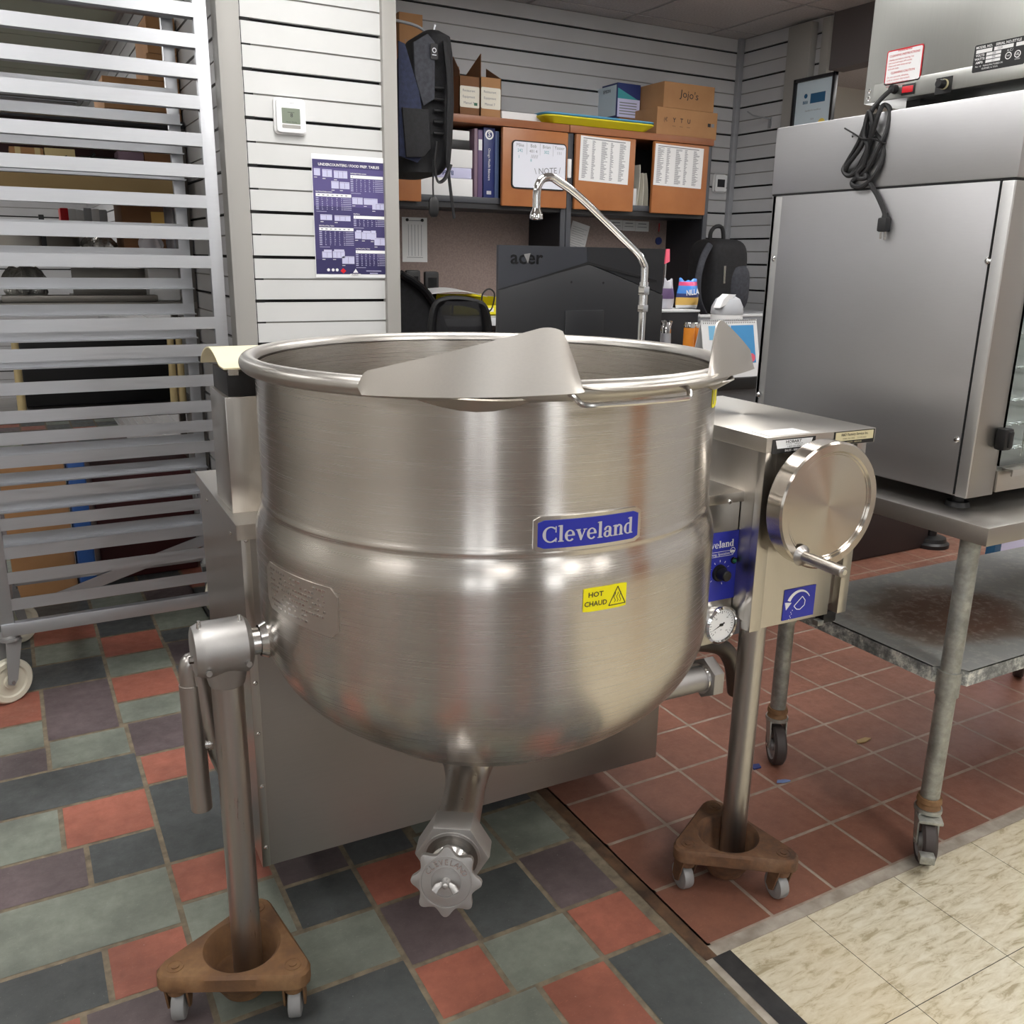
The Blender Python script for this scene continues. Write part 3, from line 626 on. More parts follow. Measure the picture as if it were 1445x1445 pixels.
# shroud around the jacket: front sheet cut to the bowl, left box, underside
yS = .2; xl = LY(372, 1222, yS).x; xr = LY(925, 1070, yS).x; zb_ = LY(640, 1148, yS).z; zt = LY(347, 742, yS).z; yBk = .72
prof = [(r+.004, z) for r, z in out]
def rad(z):
    for (r0, z0), (r1, z1) in zip(prof, prof[1:]):
        if z0 <= z <= z1: return r0+(r1-r0)*(z-z0)/(z1-z0+1e-9)
    return 0
cut = []
zz = [z for r, z in prof if z < zt and r > .02]
for r, z in prof:
    if z < zt-.002: cut.append((-sqrt(max(r*r-yS*yS, 0)), z))
zr = .66
hw = lambda r: sqrt(max(r*r-yS*yS, 0))
low = [(r, z) for r, z in prof if r > .203 and z < zt-.002]
poly = [(xl, zb_), (xr, zb_), (xr, zr)] + [(hw(r), z) for r, z in reversed(low) if z < zr] + [(-hw(r), z) for r, z in low] + [(-hw(rad(zt-.001)), zt), (xl, zt)]
M = KM @ Matrix(((1, 0, 0, 0), (0, 0, -1, yS), (0, 1, 0, 0), (0, 0, 0, 1)))
b = MB(); b.prism(poly, 0, -.003, 'steel_panel', M); b.build('shroud_front', ket)
b = K(); b.box((xl-.002, yS+.001, zb_), (xl+.012, yBk, zt), 'steel_brush_z'); b.box((xl-.002, yS-.002, zb_), (xl+.016, yS+.004, zt), 'steel_brush_z', .001)
b.box((xl, yBk-.003, zb_), (xr, yBk, zt), 'steel_panel'); b.box((xl, yS+.003, zb_), (xr, yBk, zb_+.003), 'steel_dark'); b.box((xr-.003, yS+.003, zb_), (xr, yBk, zr-.03), 'steel_dark')
b.box((-.08, RB+.02, zt-.003), (xr, yBk, zt), 'steel_panel')
for z in (zt-.03, zt-.35, zt-.47, zt-.6, zb_+.05): screw(b, KI @ (KM @ V((xl+.008, yS-.002, z))), (0, -1, 0), .005)
for yy in (yS+.1, yS+.4): screw(b, (xl-.002, yy, zt-.04), (-1, 0, 0), .006)
b.build('shroud_body', ket)
# top tray of the left box, up to the jacket
P = [(xl-.008, yS-.004), (-sqrt(RB**2-yS**2)-.006, yS-.004)]+[(-(RB+.006)*cos(t), (RB+.006)*sin(t)) for t in [radians(v) for v in range(28, 80, 6)]]+[(-.08, yBk), (xl-.008, yBk)]
b = K(); b.prism(P, zt-.002, zt+.004, 'steel_brush_x'); b.box((xl-.009, yS-.006, zt-.028), (-sqrt(RB**2-yS**2)-.008, yS-.003, zt+.004), 'steel_brush_x'); b.box((xl-.0105, yS-.006, zt-.028), (xl-.008, yBk, zt+.004), 'steel_brush_z'); b.build('shroud_top', ket)
# flue on the left box
fy0, fy1 = yS+.09, yS+.27; c0 = LY(326, 690, fy0); c1 = LY(318, 561, fy0)
b = K(); b.box((c0.x, fy0, zt+.003), (c0.x+.11, fy1, c1.z), 'steel_brush_z', .002); b.box((c0.x+.008, fy0+.006, c1.z), (c0.x+.105, fy1-.006, LY(330, 526, fy0).z), 'black', .002)
flu = b.build('flue', ket)
b = K(); zc = LY(330, 521, fy0).z
pr = bez([LX(x, y, c0.x-.004) for x, y in ((283, 511), (284, 502), (287, 494), (292, 490), (297, 493), (303, 503), (309, 516), (316, 521))], 4)
b.shell(lambda u, v: pr[min(int(u*(len(pr)-1)+.5), len(pr)-1)]+V((.115*v, 0, 0)), len(pr)-1, 2, .003, 'deflector'); b.box((c0.x+.01, fy0-.004, zc-.012), (c0.x+.03, fy0+.006, zc+.001), 'chrome_soft')
b.build('flue_deflector', flu, label='cream curved deflector plate')
# control box between bowl and tilting console
ycb = -.085
tl = LY(1049, 692, ycb); br = LY(1030, 906, ycb); xc1 = tl.x; zc1 = tl.z; zc0 = LY(1030, 903, ycb).z
b = K(); b.box((.40, ycb, zc0), (xc1-.006, .2, zc1-.02), 'steel_brush_z', .002); b.box((.39, ycb-.008, zc1-.024), (xc1, .21, zc1), 'steel_brush_x', .003); s_ = LY(1030, 708, ycb-.008); screw(b, s_, (0, -1, 0), .006)
cb = b.build('control_box', ket)
p0 = LY(1043, 747, ycb); p1 = LY(1036, 842, ycb); bw = .135
b = K(); b.box((p0.x-bw, ycb-.002, p1.z), (p0.x, ycb, p0.z), 'blue_sign')
FM = KM @ Matrix(((1, 0, 0, 0), (0, 0, -1, ycb-.0021), (0, 1, 0, 0), (0, 0, 0, 1)))
cp = b.build('control_panel', cb, label='blue control panel with white printing')
b = MB(FM); kx = .022; glyphs(b, p0.x-.012-4.68*kx, p0.z-.037, kx, 0, 'white', .0004)
b.box((p0.x-.105, p0.z-.047, 0), (p0.x-.014, p0.z-.0462, .0003), 'white'); b.box((p0.x-.105, p0.z-.0585, 0), (p0.x-.014, p0.z-.0577, .0003), 'white'); b.box((p0.x-.0148, p0.z-.0585, 0), (p0.x-.014, p0.z-.0462, .0003), 'white')
b.text('Cooking, Specialists', .0085, (p0.x-.058, p0.z-.0525), 'white')
kc = LY(1014, 808, ycb); 
for t in range(20, 340, 32): A = radians(t-90); b.prism([(kc.x+.026*cos(A)-.0008, kc.z+.026*sin(A)), (kc.x+.026*cos(A)+.0008, kc.z+.026*sin(A)), (kc.x+.03*cos(A)+.0008, kc.z+.031*sin(A)), (kc.x+.03*cos(A)-.0008, kc.z+.031*sin(A))], 0, .0003, 'white') if abs(cos(A)) < 2 else None
lc = LY(1033, 776, ycb); b.lathe([(.0075, 0), (.0075, .0004), (.0062, .0004)], (lc.x, lc.z, 0), (0, 0, 1), 'white', 20); b.box((lc.x-.006, lc.z-.004, 0), (lc.x+.006, lc.z, .0004), 'white')
b.build('printing', cp)
b = K(); b.cyl((kc.x, ycb, kc.z), (kc.x, ycb-.008, kc.z), .021, 'black', 28, .019); b.cyl((kc.x, ycb-.008, kc.z), (kc.x, ycb-.032, kc.z), .0145, 'black', 24, .0125, .002); b.build('control_knob', cp)
gl = LY(1034, 790, ycb); b = K(); b.cyl((gl.x, ycb, gl.z), (gl.x, ycb-.006, gl.z), .008, 'black', 18); b.lathe([(.006, .005), (.004, .009), (0, .01)], (gl.x, ycb, gl.z), (0, -1, 0), 'green_led', 16); b.build('indicator_lamp', cp)
gc = LY(1011, 878, ycb); b = K(); b.lathe([(.044, 0), (.046, .012), (.046, .02), (.041, .024), (.039, .02)], (gc.x, ycb, gc.z), (0, -1, 0), 'chrome', 40); b.cyl((gc.x, ycb-.002, gc.z), (gc.x, ycb-.017, gc.z), .0395, 'white_gloss', 36)
gg = b.build('pressure_gauge', cb, label='chrome rimmed pressure gauge with white dial')
GM = KM @ Matrix(((1, 0, 0, gc.x), (0, 0, -1, ycb-.0172), (0, 1, 0, gc.z), (0, 0, 0, 1)))
b = MB(GM)
for i in range(25):
    A = radians(225-270*i/24); L_ = .006 if i % 4 == 0 else .003; M = GM.inverted() @ GM @ Matrix.Rotation(A, 4, 'Z'); b.box((.034-L_, -.0005, 0), (.034, .0005, .0004), 'ink', M=Matrix.Rotation(A, 4, 'Z'))
for i, tx in enumerate(('0', '20', '40', '60')): A = radians(225-270*i/3); b.text(tx, .006, (.023*cos(A), .023*sin(A)), 'ink')
A = radians(205); b.prism([(-.01*cos(A)-.002*sin(A), -.01*sin(A)+.002*cos(A)), (-.01*cos(A)+.002*sin(A), -.01*sin(A)-.002*cos(A)), (.03*cos(A), .03*sin(A))], .0004, .0008, 'black'); b.prism(rrect(.012, .007, .003), .0004, .001, 'black'); b.text('psi', .005, (0, -.012), 'ink'); b.build('dial_marks', gg)
# outlet stub with hex cap low on the right
b = K(); oc = LY(985, 958, -.10); b.cyl((.34, oc.y, oc.z), (oc.x+.03, oc.y, oc.z), .03, 'cast_steel', 28); b.cyl((oc.x+.004, oc.y, oc.z), (oc.x+.012, oc.y, oc.z), .036, 'chrome', 28)
hexn(b, (oc.x+.012, oc.y, oc.z), (oc.x+.042, oc.y, oc.z), .05, 'cast_steel', pi/6, .004); b.build('steam_outlet', ket)
b = K(); b.tube(bez([LY(960, 905, -.02), LY(1000, 908, -.02), LY(1022, 916, -.02), LY(1034, 938, -.02), LY(1038, 975, .0)], 6), .022, 'steel_dark', 16); b.build('steam_pipe', ket)
# right post and tilting console
rp_ = LZ(1032, 1205, .04)
yc = rp_.y-.035
bl = LY(1057, 893, yc); brr = LY(1205, 862, yc); tl = LY(1082, 640, yc-.012); tr = LY(1237, 602, yc-.012)
zl0 = tl.z; zl1 = LY(1082, 618, yc-.012).z; xk0, xk1 = bl.x, tr.x-.012; ybk = yc+.53
b = K(); b.box((xk0, yc+.02, bl.z+.02), (xk1, ybk-.012, zl0+.003), 'steel_brush_z', .002)
b.box((xk0, yc, bl.z), (xk0+.034, yc+.03, zl0), 'steel_brush_z', .002); b.box((xk1-.03, yc+.0, bl.z), (xk1, yc+.03, zl0), 'steel_brush_z', .002)
b.box((xk0+.036, yc+.004, bl.z+.002), (xk1-.058, yc+.024, zl0), 'steel_brush_z', .002)
con = b.build('tilt_console', ket)
b = K(); b.box((xk0-.012, yc-.012, zl0), (tr.x, ybk, zl1), 'steel_brush_x', .003); lid = b.build('console_lid', con)
LM = KM @ Matrix(((1, 0, 0, 0), (0, 0, -1, yc-.0125), (0, 1, 0, 0), (0, 0, 0, 1)))
q0 = LY(1089, 632, yc-.012); q1 = LY(1150, 624, yc-.012); cx_, cz_ = (q0.x+q1.x)/2, (zl0+zl1)/2-.004; w_, h_ = q1.x-q0.x, (zl1-zl0)*.92
b = MB(LM); b.prism([(cx_-w_/2, cz_-h_/2), (cx_+w_/2, cz_-h_/2), (cx_+w_/2, cz_+h_/2), (cx_-w_/2, cz_+h_/2)], 0, .0006, 'black')
b.prism([(cx_-w_*.38, cz_-h_*.16), (cx_+w_*.38, cz_-h_*.16), (cx_+w_*.43, cz_+h_*.42), (cx_-w_*.43, cz_+h_*.42)], .0006, .001, 'white_gloss')
b.text('HOBART', h_*.27, (cx_-w_*.02, cz_+h_*.27), 'ink', bold=.02, sx=1.35); b.M = LM @ Matrix.Translation((0, 0, .0012)); b.text('1-800-241-0362', h_*.17, (cx_+.0, cz_-h_*.07), 'ink', sx=1.2); b.text('107 NEW ST        HARRISBURG, PA', h_*.1, (cx_, cz_+h_*.1), 'ink'); b.text('HOBART', h_*.27, (cx_-w_*.02, cz_+h_*.27), 'ink', bold=.02, sx=1.35)
b.M = LM @ Matrix.Translation((0, 0, .0007)); b.text('SALES - SERVICE', h_*.2, (cx_, cz_-h_*.34), 'white', bold=.02, sx=1.15)
b.build('service_sticker', lid, label='black and white sales and service sticker')
q0 = LY(1177, 616, yc-.012); q1 = LY(1234, 606, yc-.012); cx_ = (q0.x+q1.x)/2; w_ = q1.x-q0.x; h_ = (zl1-zl0)*.9; cz_ = (zl0+zl1)/2
b = MB(LM); b.box((cx_-w_/2, cz_-h_/2, 0), (cx_+w_/2, cz_+h_/2, .0006), 'black'); b.box((cx_-w_*.47, cz_-h_*.2, .0006), (cx_+w_*.47, cz_+h_*.44, .001), 'gold_label')
b.M = LM @ Matrix.Translation((0, 0, .0011)); b.text('R&D Factory Service Inc.', h_*.27, (cx_, cz_+h_*.24), 'ink', bold=.015); b.text('YORK, PA 17404  -  717-793-4025', h_*.17, (cx_, cz_-h_*.06), 'ink'); b.M = LM @ Matrix.Translation((0, 0, .0007)); b.text('PARTS - SERVICE', h_*.16, (cx_, cz_-h_*.34), 'gold_label', sx=1.3)
b.build('dealer_sticker', lid, label='gold and black dealer sticker')
b = K(); s0 = LZ(1062, 609, zl1); s1 = LZ(1142, 607, zl1); s2 = LZ(1085, 615, zl1)
b.box((xk0+.004, yc-.002, zl1), (xk0+.125, yc+.055, zl1+.0008), 'white_gloss'); b.box((xk0+.006, yc+.0, zl1+.0008), (xk0+.123, yc+.053, zl1+.0012), 'white'); b.build('top_sticker', lid, label='white sticker on the lid')
ab = LY(1127, 850, yc+.004); hs = .062; FM = KM @ Matrix(((1, 0, 0, ab.x), (0, 0, -1, yc+.0035), (0, 1, 0, ab.z), (0, 0, 0, 1)))
w2 = (LY(1149, 847, yc+.004).x-LY(1105, 853, yc+.004).x)/2; h2 = (LY(1127, 829, yc+.004).z-LY(1127, 871, yc+.004).z)/2
b = MB(FM); b.box((-w2, -h2, 0), (w2, h2, .0008), 'blue_sign'); b.M = FM @ Matrix.Translation((0, 0, .0008))
n = 14; k = w2/.045
for i in range(n):
    A0, A1 = radians(30+125*i/n), radians(30+125*(i+1)/n); wd = lambda i: (.0015+.0075*i/n)
    P = [((.033+s*wd(j)/2)*cos(A)*k, (-.006+(.033+s*wd(j)/2)*sin(A))*k) for (A, j, s) in ((A0, i, 1), (A1, i+1, 1), (A1, i+1, -1), (A0, i, -1))]; b.prism(P[::-1], 0, .0004, 'white')
b.prism([(-.041*k, .006*k), (-.022*k, .003*k), (-.036*k, -.012*k)][::-1], 0, .0004, 'white')
U = [(-.006, -.014), (-.014, -.006), (.008, .013), (.017, .003), (.016, -.008), (.004, -.016), (-.006, -.014)]
for p, q in zip(U, U[1:]):
    p, q = V((p[0]*k, p[1]*k, 0)), V((q[0]*k, q[1]*k, 0)); nn = (q-p).normalized().cross(V((0, 0, 1)))*.0009; b.prism([tuple((p-nn)[:2]), tuple((q-nn)[:2]), tuple((q+nn)[:2]), tuple((p+nn)[:2])][::-1], 0, .0004, 'white')
for i in range(6): b.box(((-.018-.003*(i % 2)-.001*i)*k, (-.016-.004*i)*k, 0), ((-.0165-.003*(i % 2)-.001*i)*k, (-.014-.004*i)*k, .0004), 'white')
b.build('tilt_sign', con, label='blue sign with a white pouring arrow')
# hand wheel
yw = yc-.085; wc = LY(1172, 715, yw); rw = (LY(1172, 628, yw).z-LY(1172, 803, yw).z)/2
b = MB(); WM = KM @ Matrix.Translation(wc)
b.M = WM
b.lathe([(0, -.05), (.02, -.05), (.02, 0)], (0, .08, 0), (0, -1, 0), 'steel_dark', 24) if False else None
b.lathe([(0, .0), (rw-.006, .0), (rw, .006), (rw, .046), (rw-.004, .05), (rw-.02, .05), (rw-.024, .046), (rw-.027, .046), (rw-.029, .044), (0, .044)], (0, .05, 0), (0, -1, 0), 'steel_wheel', 96)
wh = b.build('crank_wheel', con, sharp=40)
b = K(); b.cyl((wc.x, wc.y+.05, wc.z), (wc.x, yc+.01, wc.z), .022, 'steel_dark', 24); b.build('crank_shaft', con)
h0 = LY(1131, 784, yw); b = K(); b.cyl((h0.x, yw-.002, h0.z), (h0.x, yw-.12, h0.z), .0125, 'steel_tube', 24, bev=.002); b.lathe([(.0, 0), (.005, .0), (.006, .003), (0, .003)], (h0.x, yw-.12, h0.z), (0, -1, 0), 'chrome', 16); b.lathe([(.024, 0), (.018, .004), (.013, .01)], (h0.x, yw-.0, h0.z), (0, -1, 0), 'steel_tube', 24); b.build('crank_handle', wh)
b = K(); b.cyl((rp_.x, rp_.y, .042), (rp_.x, rp_.y, bl.z+.03), .031, 'steel_tube', 32, bev=.003); b.build('leg', ket)
# loose plug under the console
b = K(); ps = LY(1165, 868, yc+.08); b.cbox(ps, (.045, .03, .03), 'black', .006, None); b.tube(bez([ps+V((.02, 0, 0)), ps+V((.04, .05, .03)), ps+V((.03, .1, .06))], 5), .006, 'black', 8); b.cbox(ps+V((-.03, -.005, -.012)), (.02, .02, .014), 'galv', .002); b.build('power_plug', con, label='black plug hanging under the console')

# ------------------------------------------------------------------ rusty dollies under the posts
def dolly(name, c, P, mat, label, ang_w):
    t = thing(name, (c[0], c[1], 0), label, 'dolly', 'cast iron triangle dollies under the kettle posts')
    c = V((c[0], c[1], 0)); zt_, zb = .130, .094
    # rounded triangle: corners pulled in by the corner radius
    rc = .03; G = V((sum(p[0] for p in P)/3, sum(p[1] for p in P)/3, 0)); pts = []
    Q = [V((p[0], p[1], 0)) for p in P]
    inn_ = [q+(G-q).normalized()*rc for q in Q]
    if ((Q[1]-Q[0]).cross(Q[2]-Q[0])).z < 0: Q.reverse(); inn_.reverse()
    for i in range(3):
        a = (inn_[i]-inn_[i-1]).normalized(); b_ = (inn_[(i+1) % 3]-inn_[i]).normalized()
        a0 = atan2(-a.x, a.y); a1 = atan2(-b_.x, b_.y); a0 = atan2(a.y, a.x)-pi/2; a1 = atan2(b_.y, b_.x)-pi/2
        while a1 < a0: a1 += 2*pi
        for k in range(9): A = a0+(a1-a0)*k/8; pts.append((inn_[i].x+rc*cos(A), inn_[i].y+rc*sin(A)))
    m = MB(); hr = .073; n = 72
    # radial strip between the outline and the cup mouth
    def outer(A):
        d = V((cos(A), sin(A), 0)); best = 9
        for i in range(len(pts)):
            p = V((*pts[i], 0)); q = V((*pts[(i+1) % len(pts)], 0)); e = q-p; den = d.x*e.y-d.y*e.x
            if abs(den) < 1e-9: continue
            w = p-G; s_ = (w.x*e.y-w.y*e.x)/den; u = (w.x*d.y-w.y*d.x)/den
            if s_ > 0 and -1e-6 <= u <= 1+1e-6: best = min(best, s_)
        return best
    vs = []; fs = []; ring = 9
    for i in range(n):
        A = 2*pi*i/n; o = outer(A); d = V((cos(A), sin(A), 0))
        for r, z in ((hr*.55, .036), (hr*.86, .06), (hr*.97, zt_-.006), (hr+.004, zt_), (o-.006, zt_), (o, zt_-.006), (o, zb+.003), (o-.004, zb), (hr*.99, .08)): vs.append(G+d*r+V((0, 0, z)))
        for r, z in ((hr*.62, .03),): vs.append(G+d*r+V((0, 0, z)))
    ring = 10
    for i in range(n):
        j = (i+1) % n
        for k in range(ring-1): fs.append([i*ring+k, j*ring+k, j*ring+k+1, i*ring+k+1][::-1])
    fs.append([i*ring for i in range(n)]); fs.append([i*ring+ring-1 for i in range(n)][::-1])
    m.add(vs, fs, mat); pl = m.build('cup_plate', t, sharp=40)
    for q in inn_:
        c_ = q+(G-q).normalized()*.006; m = MB(); m.lathe([(.017, 0), (.017, .0015), (.0145, .0015), (.014, .0005), (.008, .0005), (.008, .003), (0, .003)], c_+V((0, 0, zt_)), (0, 0, 1), mat, 20); m.build('axle_bolt', pl)
        A = ang_w; ux = V((cos(A), sin(A), 0)); uy = V((-sin(A), cos(A), 0)); M = frame(c_+V((0, 0, 0)), ux, uy)
        m = MB(M); m.cyl((0, 0, zb+.004), (0, 0, .074), .02, mat, 16)
        for sg in (-1, 1): m.prism([(-.02, zb+.002), (.018, zb+.002), (.026, .036), (.014, .024), (0, .03)], sg*.02-.002, sg*.02+.002, mat, Matrix(((0, 0, 1, 0), (1, 0, 0, 0), (0, 1, 0, 0), (0, 0, 0, 1))))
        fk = m.build('caster_fork', t)
        m = MB(M); m.lathe([(0, -.014), (.024, -.014), (.0325, -.012), (.034, -.008), (.034, .008), (.0325, .012), (.024, .014), (0, .014)], (0, .012, .0345), (1, 0, 0), 'caster_grey', 28); m.build('wheel', fk)
    return t
tz = .128
dL = [AZ(368, 1266, tz), AZ(220, 1374, tz), AZ(434, 1370, tz)]
dR = [AZ(1003, 1128, tz), AZ(953, 1196, tz), AZ(1127, 1212, tz)]
dolly('post_dolly', (sum(p.x for p in dL)/3, sum(p.y for p in dL)/3), dL, 'rust', 'orange rusty triangular cup dolly under the left kettle post on slate tiles', radians(-20))
dolly('post_dolly', (sum(p.x for p in dR)/3, sum(p.y for p in dR)/3), dR, 'rust_dark', 'dark brown rusty triangular cup dolly under the right kettle post on red tiles', radians(-8))
# ------------------------------------------------------------------ sheet pan rack
YN, YF = 3.27, 3.80
nx = AY(287, 100, YN).x; nxl = AY(6, 850, YN).x
rk = thing('sheet_pan_rack', ((nx+nxl)/2, (YN+YF)/2, 0), 'tall aluminium sheet pan rack on casters beside the slat wall end', 'rack')
ztop, zr0 = 2.42, AY(150, 868, YN).z
def post(x, y): MB().box((x-.021, y-.004, zr0-.02), (x+.021, y+.024, ztop), 'alu', .003).build('post', rk)
fx = AY(241, 110, YF).x; fxl = fx-(nx-nxl)
post(nx, YN); post(nxl, YN); post(fx, YF); post(fxl, YF)
def runner(y, py, x0, x1, s, hgt=.036):
    z = AY(150, py, y).z; m = MB(); yy = y-.006 if s > 0 else y-.006
    m.box((x0, yy, z-hgt/2), (x1, yy+.004, z+hgt/2), 'alu')
    m.box((x0, yy, z-hgt/2-.004), (x1, yy+s*.04, z-hgt/2), 'alu')
    m.build('runner', rk)
for py in (-3, 42, 87, 132, 187, 233, 278, 325, 367, 457, 497, 542, 580, 609, 640, 686, 724, 763, 797, 833): runner(YN, py, nxl+.02, nx-.019, 1)
for py in (6, 44, 85, 124, 161, 203, 241, 279, 320, 356, 399, 436, 471, 507, 627, 662, 699, 745): runner(YF, py, fxl+.02, fx+.02, -1)
for y, s in ((YN, 1), (YF, -1)): MB().box((nxl-.02, y-.008, zr0-.022), (nx+.02, y+.02, zr0+.024), 'alu', .003).build('bottom_rail', rk)
for x in (nx, nxl):
    for z in (zr0+.0, ztop-.03): MB().box((x-.018, YN+.02, z-.02), (x+.018, YF, z+.02), 'alu', .003).build('end_rail', rk)
p, q = V((AY(80, 842, YF).x, YF-.02, AY(80, 842, YF).z)), V((AY(292, 758, YF).x, YF-.02, AY(292, 758, YF).z))
m = MB(); d = (q-p).normalized(); n_ = d.cross(V((0, 1, 0)))*.022; m.add([p-n_, q-n_, q+n_, p+n_, p-n_+V((0, .004, 0)), q-n_+V((0, .004, 0)), q+n_+V((0, .004, 0)), p+n_+V((0, .004, 0))], [[0, 1, 2, 3], [7, 6, 5, 4], [0, 4, 5, 1], [1, 5, 6, 2], [2, 6, 7, 3], [3, 7, 4, 0]], 'alu'); m.build('brace', rk)
def caster(par, x, y, r, ztop_, az, tyre='caster_rubber', hub='caster_grey', forkm='galv', brake=False, w=.03, trail=.03):
    A = az; M = Matrix.Translation((x, y, 0)) @ Matrix.Rotation(A, 4, 'Z')
    m = MB(M); m.cyl((0, 0, ztop_-.022), (0, 0, ztop_), .03, 'rust' if forkm == 'galv' else forkm, 24, .026, .003); m.cyl((0, 0, ztop_-.03), (0, 0, ztop_-.02), .034, forkm, 24)
    m.box((-.03, -w/2-.008, ztop_-.034), (.026, w/2+.008, ztop_-.029), forkm, .002)
    for sg in (-1, 1):
        yy = sg*(w/2+.006); m.prism([(-.028, ztop_-.03), (.026, ztop_-.03), (trail+.016, r-.004), (trail-.004, r-.014), (trail-.018, r+.004)], -.002, .002, forkm, Matrix(((1, 0, 0, 0), (0, 0, -1, yy), (0, 1, 0, 0), (0, 0, 0, 1))))
    m.cyl((trail, -w/2-.012, r), (trail, w/2+.012, r), .006, 'chrome_soft', 10)
    c = m.build('caster', par)
    m = MB(M); m.lathe([(r*.72, -w/2+.002), (r-.006, -w/2), (r, -w/2+.006), (r, w/2-.006), (r-.006, w/2), (r*.72, w/2-.002)], (trail, 0, r), (0, 1, 0), tyre, 40)
    m.lathe([(0, -w/2-.002), (r*.3, -w/2-.002), (r*.32, -w/2+.006), (r*.66, -w/2+.006), (r*.73, -w/2+.001), (r*.73, w/2-.001), (r*.66, w/2-.006), (r*.32, w/2-.006), (r*.3, w/2+.002), (0, w/2+.002)], (trail, 0, r), (0, 1, 0), hub, 40); m.build('wheel', c)
    if brake:
        m = MB(M); m.box((trail-r*.2, -w/2-.012, r*2-.0), (trail+.03, w/2+.012, r*2+.01), forkm, .004); m.build('brake_lever', c); m = MB(M); m.box((trail+r+.004, -w/2-.012, r*.8), (trail+r+.03, w/2-.012, r*.8+.022), forkm, .003); m.build('brake_release', c)
    return c
wc_ = AZ(22, 978, 0)
caster(rk, nxl, YN+.02, .078, zr0-.01, radians(-150), 'caster_cream', 'caster_cream', 'caster_grey', False, .032, .022)
caster(rk, nx, YN+.02, .075, zr0-.01, radians(-120), 'caster_cream', 'caster_cream', 'caster_grey', False, .032, .035)
caster(rk, nxl, YF, .075, zr0-.01, radians(40), 'caster_cream', 'caster_cream', 'caster_grey', False, .032, .035)
caster(rk, fx, YF, .075, zr0-.01, radians(60), 'caster_cream', 'caster_cream', 'caster_grey', False, .032, .035)

# ------------------------------------------------------------------ work table
TX0, TX1, TY0, TZ = 1.9, 3.25, 1.195, .92
TY1 = 1.86
wt = thing('work_table', ((TX0+TX1)/2, (TY0+TY1)/2, 0), 'stainless work table on worn galvanised legs with casters, carrying the oven', 'table')
m = MB(); m.box((TX0, TY0, TZ-.045), (TX1, TY1, TZ), 'steel_panel', .004); m.build('table_top', wt)
zs = AX(1345, 955, 1.91).z
ly0 = AX(1341, 945, 1.945).y; ly1 = 1.80; lx0, lx1 = 1.945, TX1-.06
m = MB(); P = [(TX0+.02, ly0+.03), (lx0-.012, ly0+.022), (lx0+.022, ly0-.012), (lx0+.03, ly0-.03), (lx1, ly0-.03), (lx1+.03, ly0), (lx1+.03, ly1), (lx0, ly1+.03), (TX0+.02, ly1)]
m.prism(P, zs-.004, zs, 'shelf_worn'); sh = m.build('lower_shelf', wt, origin=(2.25, 1.42, zs), label='worn stained lower shelf') if False else m.build('lower_shelf', wt, label='worn brown stained lower shelf')
m = MB()
for a, b in zip(P, P[1:]+P[:1]):
    a, b = V((*a, 0)), V((*b, 0)); nn = (b-a).normalized().cross(V((0, 0, 1)))*-.003; m.prism([tuple(a[:2]), tuple(b[:2]), tuple((b+nn)[:2]), tuple((a+nn)[:2])], zs-.042, zs-.0005, 'shelf_edge')
m.build('shelf_rim', sh)
rW = .062
for x, y, az, br in ((lx0, ly0, radians(228), True), (lx0, ly1, radians(240), False), (lx1, ly0, radians(60), False), (lx1, ly1, radians(30), False)):
    m = MB(); m.cyl((x, y, .175), (x, y, TZ-.04), .0235, 'galv', 28); m.cyl((x, y, .165), (x, y, .178), .031, 'rust', 28, .029); lg = m.build('leg', wt)
    m = MB(); m.pipe((x, y, zs-.07), (x, y, zs-.004), .028, .0235, 'galv', 28); m.build('shelf_collar', lg)
    caster(wt, x, y, rW, .168, az, 'caster_rubber', 'caster_grey', 'galv', br, .036, .022)

# ------------------------------------------------------------------ convection oven
OX, OY0, OY1, OZ0, OZ1 = 1.96, 1.303, 2.035, .957, 1.857
OX1 = 2.85
ov = thing('countertop_oven', (2.4, 1.67, TZ), 'big stainless countertop oven with a glass door on the work table', 'oven')
zsm = AX(1250, 264, OX).z; ysm = AX(1381, 476, OX).y
m = MB(); m.box((OX+.006, OY0+.05, OZ0), (OX1, OY1-.012, OZ1-.004), 'steel_oven'); m.box((OX+.004, OY1-.045, OZ0), (OX+.02, OY1, zsm), 'steel_oven_edge', .002); m.box((OX+.004, OY1-.012, OZ0), (OX1, OY1, OZ1-.004), 'steel_oven'); m.build('body', ov)
m = MB(); m.box((OX, ysm+.004, OZ0+.004), (OX+.003, OY1-.04, zsm-.004), 'steel_oven', .001)
m.box((OX, ysm+.002, OZ0+.004), (OX+.004, ysm+.0055, zsm-.003), 'dark_gap')
for q in ((1092, 365), (1070, 557), (1394, 368), (1350, 620)): screw(m, AX(*q, OX), (-1, 0, 0), .008, 'chrome')
m.build('side_panel', ov)
m = MB(); m.box((OX-.001, OY0-.004, zsm+.001), (OX1, OY1+.004, OZ1), 'steel_oven', .004); m.box((OX+.001, OY0, zsm-.003), (OX1, OY1, zsm+.002), 'dark_gap'); m.build('top_cover', ov)
xpf = AY(1401, 690, OY0).x
m = MB(); m.box((OX-.001, OY0, OZ0), (OX+.03, ysm, zsm-.004), 'steel_oven_edge', .003); m.box((OX+.004, OY0-.001, OZ0), (xpf, OY0+.05, zsm-.004), 'steel_panel', .002); m.build('corner_post', ov)
zd0 = AY(1425, 655, OY0).z
